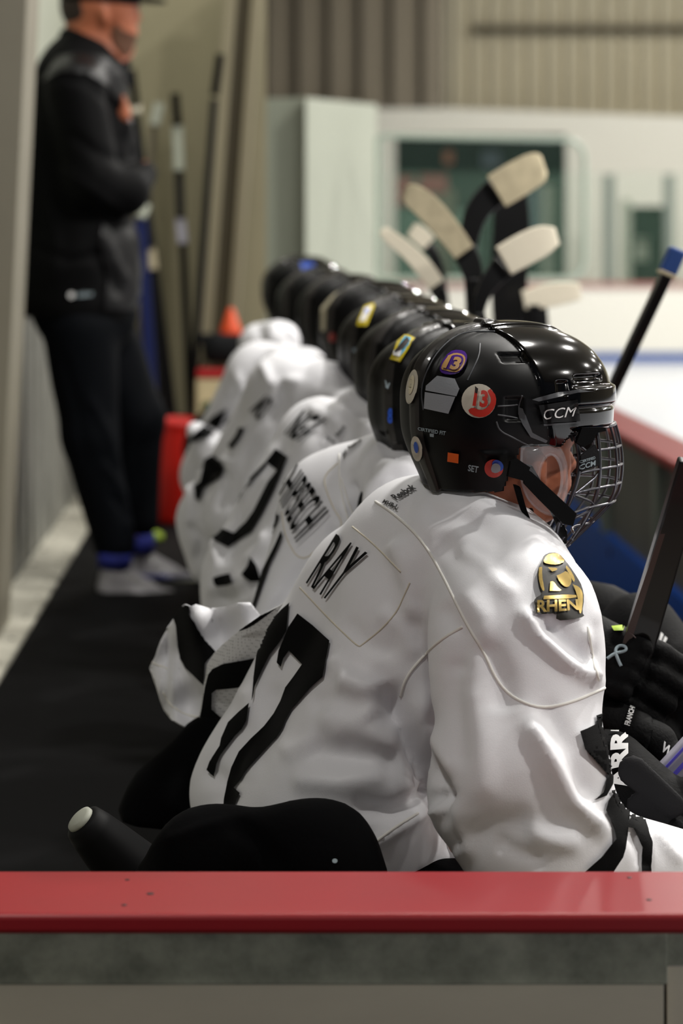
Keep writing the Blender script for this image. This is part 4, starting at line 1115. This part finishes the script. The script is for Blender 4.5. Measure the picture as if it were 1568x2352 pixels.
# sixth, seventh and eighth
p6, s6, b6, j6, jb6, t6 = player('sixth seated hockey player from the near end, white shoulder raised above the row', 796, 718, 5.9, 36,
    [((566, 1010, 6.4), (612, 850, 6.2), 52, 50), ((600, 790, 6.2), (640, 785, 6.15), 52, 50), ((600, 860, 6.2), (700, 850, 6.0), 52, 46)], [([(590, 740), (600, 780), (640, 810)], 8, -10), ([(630, 740), (620, 780), (600, 830)], 7, 8), ([(650, 760), (665, 780), (680, 800)], 7, -8)], 7, .013)
p7, s7, b7, j7, jb7, t7 = player('seventh seated hockey player from the near end, little more than helmet and shoulder showing', 738, 694, 6.6, 36,
    [((610, 960, 7.0), (640, 850, 6.8), 42, 40), ((620, 850, 6.7), (700, 850, 6.6), 44, 40)], [], 8, .014)
p8, s8, b8, j8, jb8, t8 = player('farthest seated hockey player, top of black helmet shows a blue patch', 694, 660, 7.3, 30,
    [((640, 930, 7.5), (660, 860, 7.4), 36, 34), ((640, 850, 7.4), (690, 850, 7.3), 36, 36)], [], 9, .015)
print_poly('sticker', b8, [[(690, 603), (720, 606), (724, 622), (696, 624)]], 'sticker_blue', s8, 4)
print_poly('sticker', b3, [[(932, 676), (960, 674), (965, 684), (935, 688)]], 'sticker_blue', s3, 4)
# ================================================================== the coach standing on the walkway
YC = 6.96
co = empty('person', W(270, 1345, YC), 'standing person in black cap, black zip jacket and dark trousers, arms folded, behind the bench', 'person')
def c_(x, y, dy=0): return (x, y, YC + dy)
hp = [prim(c_(222, 8), c_(252, 6), 74, 68, 1, .02), prim(c_(262, 40), c_(272, 70), 50, 44, 1, .02), prim(c_(275, 96), c_(286, 108), 26, 20, 1, .02),
      prim(c_(312, 22), c_(319, 42), 5, 8, 1, .012), prim(c_(298, 5, -.02), c_(298, 5, .02), 14, 14, 1, .02), prim(c_(302, 66), c_(306, 70), 12, 10, 1, .012), prim(c_(300, 84), c_(302, 86), 11, 10, 1, .012),
      prim(c_(205, 55), c_(195, 150), 52, 58, 1, .03), prim(c_(240, 70), c_(250, 120), 40, 52, 1, .03),
      prim(c_(236, 22, -.085), c_(240, 44, -.085), 13, 10, 1, .008), prim(c_(240, 52, -.08), c_(243, 58, -.08), 7, 5, 1, .006),
      prim(c_(185, 200), c_(185, 640), 90, 95, 1.1, .06), prim(c_(170, 210, -.16), c_(215, 430, -.17), 42, 34, 1), prim(c_(215, 430, -.17), c_(310, 395, -.03), 32, 22, 1),
      prim(c_(200, 210, .17), c_(255, 420, .17), 42, 34, 1), prim(c_(255, 420, .17), c_(270, 330, .0), 32, 22, 1), prim(c_(270, 330, .0), c_(284, 262, -.08), 20, 18, 1, .01),
      prim(c_(185, 700, -.08), c_(205, 1000, -.09), 70, 48, 1), prim(c_(205, 1000, -.09), c_(255, 1275, -.09), 46, 28, 1), prim(c_(252, 1310, -.09), c_(340, 1358, -.10), 20, 12, 1),
      prim(c_(215, 700, .09), c_(290, 980, .09), 70, 48, 1), prim(c_(290, 980, .09), c_(310, 1240, .09), 46, 28, 1), prim(c_(308, 1270, .11), c_(400, 1318, .12), 20, 12, 1)]
for k in range(4): hp.append(prim(c_(285 + k * 3, 262 - k * 3, -.085), c_(282 + k * 4, 222 + k * 9, -.10 + k * .006), 8, 6.5, 1, .004))
for k in range(4): hp.append(prim(c_(312, 388 + k * 9, -.05), c_(334, 372 + k * 9, -.03), 7.5, 6.5, 1, .004))
V, Q = sdf_mesh(hp, .009, .02); V = relax(V, Q, 1)
body = link('body', V, Q, 'skin', co); cb = bvh_of(V, Q)
bt_ = print_poly('beard', cb, [[(262, 52), (272, 60), (282, 70), (300, 76), (313, 82), (308, 100), (300, 122), (285, 128), (272, 112), (262, 96), (256, 70)]], 'beard', co, 6, .004)
V, Q = sdf_mesh([prim(c_(205, 12), c_(225, 10), 68, 66, 1), prim(c_(200, 40), c_(196, 62), 50, 42, 1.2), prim(c_(232, 20, -.06), c_(246, 36, -.065), 26, 12, .6)], .009, .01, cuts=[(W(0, 78, YC), (0, 0, -1)), (W(252, 0, YC), (1, 0, .35))])
link('hair', V, Q, 'hair_dark', co)
V, Q = sdf_mesh([prim(c_(218, -8), c_(244, -10), 82, 80, 1)], .008, .01, cuts=[(W(200, 8, YC), (-.08, 0, -1))])
capo = link('cap', V, Q, 'jacket_black', co)
g = MB(); vis = []
for t in range(13):
    a = math.radians(-78 + t * 13); vis.append(np.array(W(296, -2, YC)) + np.array([.115 * math.cos(a), .088 * math.sin(a), -.012 * math.cos(a)]))
ctr = [np.array(W(262, -10, YC)) + np.array([0, .085 * math.sin(math.radians(-78 + t * 13)), 0]) for t in range(13)]
g.prism([p for p in ctr] + [p for p in reversed(vis)], (0, 0, .006))
g.obj('cap_brim', 'jacket_black', capo, smooth=False)
# jacket with folded sleeves
jp = [prim(c_(200, 92), c_(190, 130), 62, 74, 1.0), prim(c_(262, 120), c_(250, 160), 34, 50, .9), prim(c_(185, 190), c_(178, 330), 108, 118, 1.15), prim(c_(178, 330), c_(176, 600), 118, 128, 1.1), prim(c_(176, 600), c_(180, 690), 130, 136, 1.05),
      prim(c_(175, 205, -.17), c_(210, 400, -.19), 70, 62, 1), prim(c_(215, 420, -.19), c_(290, 440, -.13), 62, 52, 1), prim(c_(290, 440, -.13), c_(330, 400, -.02), 50, 32, 1),
      prim(c_(205, 200, .17), c_(262, 400, .17), 70, 58, 1), prim(c_(262, 410, .17), c_(285, 340, .03), 52, 34, 1), prim(c_(270, 300, .03), c_(277, 290, -.06), 34, 26, 1),
      prim(c_(262, 560), c_(266, 660), 60, 56, 1.2), prim(c_(110, 660), c_(100, 700), 66, 60, 1.2)]
V, Q = sdf_mesh(jp, .011, .03, cuts=[(W(180, 738, YC), (-.12, 0, -1)), (W(215, 88, YC), (.45, 0, .9))])
V = relax(V, Q, 2)
V = fold(V, Q, [([(120, 380), (200, 430), (300, 500)], 12, 8), ([(150, 300), (220, 350), (290, 380)], 12, -8), ([(230, 520), (260, 600), (300, 660)], 10, 10), ([(210, 560), (240, 620), (280, 690)], 10, -8), ([(110, 450), (130, 560), (120, 660)], 14, 7),
                ([(60, 560), (160, 600), (250, 580)], 10, -7), ([(140, 180), (200, 190), (280, 260)], 10, -7)], .006, 9, 4)
jk = link('jacket', V, Q, 'jacket_black', co); kb = bvh_of(V, Q)
print_poly('jacket_panel', kb, [[(95, 190), (140, 165), (200, 168), (250, 200), (285, 260), (300, 290), (296, 210), (275, 160), (240, 130), (180, 120), (130, 130)]], 'jacket_panel', jk, 7, .003)
print_poly('jacket_panel', kb, [[(235, 510), (258, 530), (300, 520), (322, 600), (326, 690), (300, 712), (240, 712), (246, 640), (230, 560)]], 'jacket_panel', jk, 7, .003)
print_poly('jacket_badge', kb, [ellipse(164, 678, 7, 7)], 'white_print', jk, 4, .003)
print_text('jacket_lettering', kb, 'outdoor', [(175, 670), (213, 668), (213, 680), (175, 683)], 'pale_print', jk, 4, .003, .02)
V, Q = sdf_mesh([prim(c_(190, 84), c_(196, 120), 54, 66, 1.0), prim(c_(240, 118), c_(262, 142), 44, 40, .9)], .009, .02, cuts=[(W(205, 92, YC), (.38, 0, .92)), (W(200, 160, YC), (0, 0, -1))])
link('collar', V, Q, 'jacket_black', jk)
tp = [prim(c_(180, 700), c_(215, 720), 112, 100, 1.1), prim(c_(185, 760, -.08), c_(205, 1000, -.09), 88, 66, 1), prim(c_(205, 1000, -.09), c_(262, 1245, -.09), 66, 50, 1),
      prim(c_(225, 760, .09), c_(310, 960, .09), 88, 68, 1), prim(c_(310, 960, .09), c_(318, 1190, .09), 66, 46, 1)]
V, Q = sdf_mesh(tp, .011, .03, cuts=[(W(250, 1300, YC), (-.1, 0, -1))]); V = relax(V, Q, 2)
V = fold(V, Q, [([(200, 900), (250, 1000), (270, 1080)], 10, 8), ([(230, 1060), (270, 1110), (290, 1150)], 8, 8), ([(250, 1130), (280, 1170), (300, 1200)], 7, -8), ([(140, 800), (180, 950), (200, 1080)], 12, -6)], .006, 9, 5)
link('trousers', V, Q, 'pants_navy', co)
def shoe(hx, hy, dY, s=1.0, parent=co):
    """running shoe pointing right, heel at (hx, hy)"""
    q = lambda x, y, d=0: (hx + x * s, hy + y * s, YC + dY + d)
    V, Q = sdf_mesh([prim(q(38, -38), q(44, -70), 30, 28, 1.1), prim(q(40, -25), q(110, -22), 30, 26, 1.3), prim(q(48, -62), q(120, -28), 30, 24, 1.15), prim(q(110, -20), q(186, -10), 26, 17, 1.5)], .006, .015, cuts=[(W(q(0, -4)[0], q(0, -4)[1], YC), (0, 0, -1)), (W(q(0, -88)[0], q(0, -88)[1], YC), (-.3, 0, 1))])
    o = link('shoe', V, Q, 'shoe_white', parent)
    V, Q = sdf_mesh([prim(q(24, -4), q(110, -6), 24, 24, 1.55), prim(q(110, -6), q(190, -8), 24, 17, 1.8)], .005, .01, cuts=[(W(0, q(0, 0)[1], YC), (0, 0, -1)), (W(0, q(0, -10)[1], YC), (0, 0, 1))])
    so_ = link('sole', V, Q, 'shoe_sole', o)
    V, Q = sdf_mesh([prim(q(22, -14), q(110, -14), 30, 28, 1.6), prim(q(110, -14), q(172, -12), 28, 18, 1.7)], .005, .01, cuts=[(W(0, q(0, -8)[1], YC), (0, 0, -1)), (W(0, q(0, -30)[1], YC), (0, 0, 1))])
    link('midsole', V, Q, 'shoe_blue', o)
    g = MB()
    for k in range(4): g.tube([W(*q(78 + k * 12, -62 + k * 9, -.045)), W(*q(84 + k * 12, -66 + k * 9, 0)), W(*q(78 + k * 12, -62 + k * 9, .045))], .004, 6)
    g.obj('laces', 'shoe_sole', o, smooth=True)
    return o
shoe(216, 1384, -.10); shoe(268, 1346, .12)
MB().tube([W(264, 1270, YC - .10), W(262, 1305, YC - .10)], [.055, .05], 14).obj('sock', 'sock_blue', co, smooth=True)
MB().tube([W(318, 1225, YC + .10), W(318, 1270, YC + .10)], [.052, .048], 14).obj('sock', 'sock_blue', co, smooth=True)

# ================================================================== gear on the right of the nearest player
# glove of the second player with a looped ribbon mark, closed round the near stick
gl, gb = glove(p2, W(1300, 1490, 3.01), W(1440, 1545, 2.94), (0.05, -1, .25), h=.005)
seam('glove_mark', gb, [[(1394, 1513), (1412, 1500), (1434, 1497), (1440, 1489), (1432, 1482), (1418, 1484), (1412, 1494), (1416, 1508), (1426, 1530)]], 'pale_print', gl, .0022)
print_poly('glove_strap', gb, [[(1404, 1440), (1434, 1437), (1430, 1450), (1410, 1450)]], 'neon', gl, 4)
gl2, gb2 = glove(p3, W(1468, 1462, 3.22), W(1560, 1560, 3.16), (.5, -1, .3), h=.006)
MB().tube([W(1170, 1390, 3.45), W(1380, 1425, 3.30), W(1475, 1470, 3.22)], [.06, .055, .05], 14).obj('arm_sleeve', 'glove_black', p3, smooth=True)
print_text('glove_lettering', gb2, 'IIII', [(1492, 1428), (1532, 1468), (1516, 1512), (1494, 1500)], 'white_print', gl2, 4, .002, .03, .3)
# own glove of the nearest player with bold upright lettering
gw, wb_ = glove(p1, W(1392, 1792, 2.80), W(1530, 1892, 2.76), (.25, -1, .55), h=.005, spread=1.15)
print_text('glove_lettering', wb_, 'ARRI', [(1398, 1822), (1402, 1668), (1440, 1672), (1442, 1806)], 'white_print', gw, 5, .002, .05)
V, Q = sdf_mesh([prim((1452, 1770, 2.71), (1545, 1850, 2.71), 36, 30, .5), prim((1465, 1850, 2.715), (1565, 1920, 2.72), 30, 26, .5)], .005, .006)
link('glove_backing', V, Q, 'glove_grey', p1)
V, Q = sdf_mesh([(W(1400, 1665, 2.90), W(1490, 1700, 2.88), M(58, 2.9), M(54, 2.88), 1)], .005, .01, cuts=[(W(1482, 1700, 2.88), (1, 0, -.35))])
o = link('wrist_guard', V, Q, 'glove_black', p2); ob = bvh_of(V, Q)
print_text('wrist_guard_lettering', ob, 'FRANCHI', [(1433, 1664), (1446, 1622), (1458, 1625), (1446, 1668)], 'white_print', o, 4, .0015, .03)
V, Q = sdf_mesh([(W(1480, 1698, 2.885), W(1506, 1708, 2.88), M(52, 2.88), M(50, 2.88), 1), (W(1506, 1710, 2.88), W(1560, 1760, 2.86), M(38, 2.88), M(36, 2.88), 1)], .005, .004)
o = link('wrist_guard', V, Q, 'glove_black', p2); ob = bvh_of(V, Q)
print_text('wrist_guard_lettering', ob, 'W', [(1524, 1702), (1548, 1722), (1536, 1742), (1516, 1722)], 'white_print', o, 4, .0015, .03)

# ================================================================== hockey sticks
def shaft(g, a, b, wx, wy, mi=0, up=(0, 1, 0)): g.bar(a, b, wx, wy, up, mi)
def blade(path, wpx, Y, m, parent, name='blade', thick=.012, seg=3):
    """flat blade: centre line with widths (all traced at its distance), given its thickness and a slight curve"""
    pts = smooth_line([(p[0], p[1]) for p in path], 2)
    ws = smooth_line([(float(p), 0) for p in wpx], 2)
    L = []; Rr = []
    n = len(pts)
    for i in range(n):
        t = np.array(pts[min(i+1, n-1)]) - np.array(pts[max(i-1, 0)]); t = t / np.linalg.norm(t); nn = np.array([-t[1], t[0]])
        cv = .02 * (i / (n - 1)) ** 2
        L.append(W(*(np.array(pts[i]) + nn * ws[i][0] / 2), Y + cv)); Rr.append(W(*(np.array(pts[i]) - nn * ws[i][0] / 2), Y + cv))
    V = []; dv = np.array([0, thick, 0])
    for l, r in zip(L, Rr): V += [l, r, r + dv, l + dv]
    Fc = [(4*i+k, 4*i+(k+1) % 4, 4*i+4+(k+1) % 4, 4*i+4+k) for i in range(n - 1) for k in range(4)] + [(3, 2, 1, 0), (4*n-4, 4*n-3, 4*n-2, 4*n-1)]
    o = link(name, V, Fc, m, parent, smooth=False)
    b = o.modifiers.new('bevel', 'BEVEL'); b.width = .003; b.segments = 2; b.limit_method = 'ANGLE'
    return o
def stick(label, Y, parts, base, grp='hockey sticks held upright by the row'):
    e = empty('hockey_stick', W(*base, Y), label, 'hockey stick', grp)
    for kind, path, ww, m in parts:
        if kind == 'shaft':
            g = MB(); g.bar(W(*path[0], Y), W(*path[1], Y), M(ww, Y), .030); g.obj('shaft', m, e, bevel=.003)
        else: blade(path, ww, Y, m, e, kind)
    return e
stick('hockey stick with cream taped blade pointing up right, topmost of the raised blades', 5.0,
      [('shaft', [(1140, 2060), (1078, 590)], 26, 'stick_black'), ('blade', [(1078, 600), (1078, 540), (1096, 480), (1142, 436)], [30, 44, 58, 66], 'stick_black'),
       ('blade_tape', [(1140, 440), (1190, 410), (1238, 382), (1250, 378)], [82, 84, 76, 44], 'tape_cream')], (1084, 1010))
stick('hockey stick with grey and cream taped blade leaning left, widest of the raised blades', 4.85,
      [('shaft', [(1160, 2110), (1086, 640)], 24, 'stick_black'), ('blade', [(1088, 720), (1090, 650), (1082, 610), (1064, 572)], [30, 40, 52, 56], 'stick_black'),
       ('blade_tape', [(1066, 580), (1030, 530), (985, 478), (945, 446), (928, 440)], [50, 58, 62, 56, 34], 'tape_cream')], (1092, 1020))
stick('hockey stick with cream rounded blade below the topmost blade', 4.7,
      [('shaft', [(1190, 2160), (1102, 720)], 24, 'stick_black'), ('blade', [(1096, 730), (1106, 680), (1130, 640), (1158, 610)], [26, 34, 46, 60], 'stick_black'),
       ('blade_tape', [(1156, 600), (1200, 575), (1250, 550), (1280, 542)], [72, 76, 72, 40], 'tape_white')], (1096, 1040))
stick('hockey stick with narrow white blade tilted left, lowest of the left blades', 5.2,
      [('shaft', [(1240, 1550), (1010, 660)], 20, 'stick_black'), ('blade', [(1018, 690), (1006, 668), (998, 652)], [28, 34, 38], 'stick_black'),
       ('blade_tape', [(1002, 655), (970, 610), (930, 570), (890, 540), (878, 526)], [40, 42, 36, 32, 20], 'tape_white')], (1070, 900))
stick('hockey stick with blurred white blade lying nearly level by the ice', 5.8,
      [('shaft', [(1236, 1850), (1226, 700)], 26, 'stick_black'), ('blade', [(1236, 760), (1230, 720), (1228, 690)], [50, 56, 50], 'stick_black'),
       ('blade_tape', [(1202, 690), (1250, 680), (1300, 672), (1334, 670)], [44, 56, 52, 36], 'tape_white')], (1232, 900))
stick('hockey stick showing only a small white blade tip behind the wide taped blade', 6.2,
      [('shaft', [(1180, 1770), (1010, 610)], 16, 'stick_black'), ('blade', [(1016, 640), (1000, 590), (975, 556)], [20, 26, 30], 'stick_black'),
       ('blade_tape', [(985, 560), (962, 538), (944, 526)], [40, 44, 34], 'tape_white')], (1052, 900))
# tall dark pads of kit beside the raised sticks
e = empty('hockey_stick', W(1165, 1000, 6.0), 'thick black goalkeeper stick standing behind the raised blades', 'hockey stick', 'hockey sticks held upright by the row')
MB().bar(W(1200, 1810, 6.0), W(1172, 740, 6.0), M(50, 6), .03).obj('shaft', 'stick_black', e, bevel=.004)
blade([(1172, 780), (1168, 640), (1176, 520), (1172, 420)], [76, 84, 88, 70], 6.0, 'stick_black', e)
# stick with blue taped butt leaning over the boards
e = empty('hockey_stick', W(1385, 930, 4.1), 'black hockey stick with blue tape wound round its butt, tilted over the ice', 'hockey stick')
g = MB(); g.bar(W(1190, 1350, 4.5), W(1533, 625, 4.1), .021, .030); g.obj('shaft', 'stick_black', e, bevel=.003)
g = MB(); g.bar(W(1531, 629, 4.1), W(1556, 572, 4.1), .030, .034); g.obj('butt_tape', 'tape_blue', e, bevel=.005)
g = MB(); g.bar(W(1529, 633, 4.1), W(1532, 626, 4.1), .0315, .036); g.obj('tape_edge', 'tape_cream', e, bevel=.001)
g = MB()
# stick gripped by the ribbon-marked glove
e = empty('hockey_stick', W(1450, 1500, 2.92), 'wide black hockey stick with bronze edge rising from the ribbon marked glove', 'hockey stick')
g = MB(); g.bar(W(1452, 1530, 2.93), W(1590, 1060, 2.86), .040, .022, mi=0, w2=(.036, .022)); g.obj('shaft', 'stick_black', e, bevel=.003)
g = MB(); g.bar(W(1438, 1478, 2.910), W(1538, 1170, 2.868), .010, .004, w2=(.006, .004)); g.obj('shaft_stripe', 'stick_bronze', e)
g = MB()
for L in ([(1446, 1452), (1462, 1468), (1452, 1510)], [(1440, 1498), (1450, 1476), (1456, 1480), (1448, 1505)]): g.tube([W(x, y, 2.905) for x, y in L], .0012, 5)
g.obj('shaft_mark', 'stick_bronze', e, smooth=True)
# lilac and violet shaft at the picture's right edge
e = empty('hockey_stick', W(1540, 1770, 2.8), 'lilac hockey stick shaft with violet lines at the right edge by the nearest player', 'hockey stick')
MB().bar(W(1524, 1785, 2.83), W(1640, 1660, 2.83), .030, .02).obj('shaft', 'stick_lilac', e, bevel=.003)
MB().bar(W(1522, 1770, 2.816), W(1638, 1645, 2.816), .003, .002).obj('shaft_line', 'stick_violet', e)
MB().bar(W(1532, 1796, 2.816), W(1648, 1671, 2.816), .005, .002).obj('shaft_line', 'stick_violet', e)
# sticks leaning in the corner behind the coach
def lean(label, Y, segs, grp='sticks leaning against the back wall'):
    e = empty('hockey_stick', W(segs[0][0], segs[0][1], Y), label, 'hockey stick', grp)
    for x0, y0, x1, y1, wp, m, nm in segs:
        g = MB(); g.bar(W(x0, y0, Y), W(x1, y1, Y + .02), M(wp, Y), .028); g.obj(nm, m, e, bevel=.003)
    return e
lean('hockey stick with black grip and white and grey bands leaning on the beige wall', 9.3, [(446, 1140, 420, 560, 18, 'stick_black', 'shaft'), (420, 560, 414, 500, 22, 'stick_lilac', 'shaft_band'), (414, 500, 411, 392, 20, 'glove_grey', 'shaft'), (411, 392, 407, 288, 24, 'hdpe_white', 'shaft_band'), (407, 288, 402, 215, 20, 'strap_black', 'grip')])
lean('tall thin all black pole leaning against the steel column', 9.0, [(424, 1160, 492, 228, 18, 'stick_black', 'shaft'), (493, 218, 506, 125, 20, 'strap_black', 'grip')])
lean('hockey stick with pale blade tape and dark shaft, left of the banded stick', 9.35, [(300, 1135, 352, 290, 14, 'siding_left', 'shaft'), (355, 288, 366, 238, 24, 'hdpe_white', 'blade_tape')])
lean('black hockey stick with a white ring beside the coach collar', 9.2, [(420, 1145, 312, 262, 20, 'stick_black', 'shaft'), (312, 260, 312, 244, 24, 'tape_white', 'ring'), (312, 244, 302, 160, 18, 'strap_black', 'grip')])
lean('blue hockey stick shaft half hidden by the coach', 8.9, [(366, 1165, 322, 500, 26, 'stick_navy', 'shaft'), (322, 500, 336, 470, 22, 'hdpe_white', 'shaft_band')])
lean('dark hockey stick with a pale patch right of the blue shaft', 9.1, [(392, 1150, 352, 620, 20, 'stick_black', 'shaft'), (352, 620, 346, 570, 20, 'tape_cream', 'shaft_band'), (346, 570, 336, 470, 18, 'stick_black', 'shaft')])

# ================================================================== kit at the far end of the walkway
e = empty('bucket', W(405, 1290, 8.6), 'red tub on the floor between the coach and the players', 'bucket')
def zf(Y): return VY + H * F / Y
Yb = 8.5; r0 = .085
c0 = W(408, zf(Yb), Yb)
MB().lathe(c0, [(.085, 0), (.092, .02), (.105, .34), (.108, .36), (.112, .365), (.112, .39), (.104, .39), (.098, .36), (.085, .03)], 32).obj('bucket_body', 'bucket_red', e, smooth=True)
MB().tube([c0 + np.array([.11 * math.cos(a), .11 * math.sin(a) * .3, .37 + .03 * math.sin(a)]) for a in np.linspace(0, math.pi, 14)], .004, 6).obj('handle', 'stick_black', e, smooth=True)
o = MB().lathe(W(352, zf(8.0), 8.0) , [(.03, 0), (.036, .004), (.036, .02), (.02, .03)], 20).obj('tape_roll', 'neon', smooth=True, origin=W(352, zf(8.0), 8.0))
tag(o, 'small roll of yellow tape on the floor beyond the coach', 'tape')
o.name = 'tape_roll'
Yk = 8.9
e = empty('cooler', W(495, zf(Yk), Yk), 'cream drinks cooler with red lid and green mark behind the far players', 'cooler')
cz = W(495, 0, Yk)[0]
zt_, zb_ = zat(866, Yk), zat(1100, Yk)
MB().box(cz - .075, cz + .09, Yk - .1, Yk + .1, 0.0, zt_).obj('cooler_body', 'cooler_cream', e, bevel=.012)
MB().box(cz - .072, cz + .095, Yk - .105, Yk + .105, zt_, zt_ + .035).obj('lid', 'cooler_red', e, bevel=.008)
MB().lathe(np.array([W(477, 0, Yk)[0], Yk - .1, zat(930, Yk)]), [(.022, 0), (.022, .002)], 20, axis=(0, -1, 0)).obj('mark', 'logo_green', e)
MB().tube([(cz - .06, Yk, zt_ + .03), (cz - .05, Yk, zt_ + .06), (cz + .07, Yk, zt_ + .06), (cz + .08, Yk, zt_ + .03)], .006, 8).obj('handle', 'stick_black', e, smooth=True)
V, Q = sdf_mesh([prim((500, 800, 8.9), (545, 805, 8.9), 34, 42, 1.2), prim((490, 830, 8.9), (560, 830, 8.9), 22, 30, 1.3)], .012, .03, cuts=[((0, 0, zt_ + .067), (0, 0, -1))])
V = fold(V, Q, [], .01, 12, 6)
o = link('bag', V, Q, 'bag_black', smooth=True, origin=W(520, 850, 8.9)); tag(o, 'dark grey bag on top of the red-lidded cooler', 'bag')
cc = W(530, 745, 9.0)
e = empty('training_cone', W(530, 760, 9.0), 'orange cone tip above the dark grey bag', 'cone')
MB().lathe(np.array([cc[0], 9.0, zat(765, 9.0)]), [(.045, 0), (.043, .01), (.012, .095), (.008, .10)], 24).obj('cone_body', 'cone_orange', e, smooth=True)
MB().box(cc[0] - .05, cc[0] + .05, 8.95, 9.05, zat(769, 9.0), zat(765, 9.0)).obj('base', 'cone_orange', e, bevel=.003)
# shelf that carries bag and cone
o = bx('trim_21', 'bag_black', cz - .07, cz + .16, 8.95, 9.15, zat(790, 9.0), zat(769, 9.0))
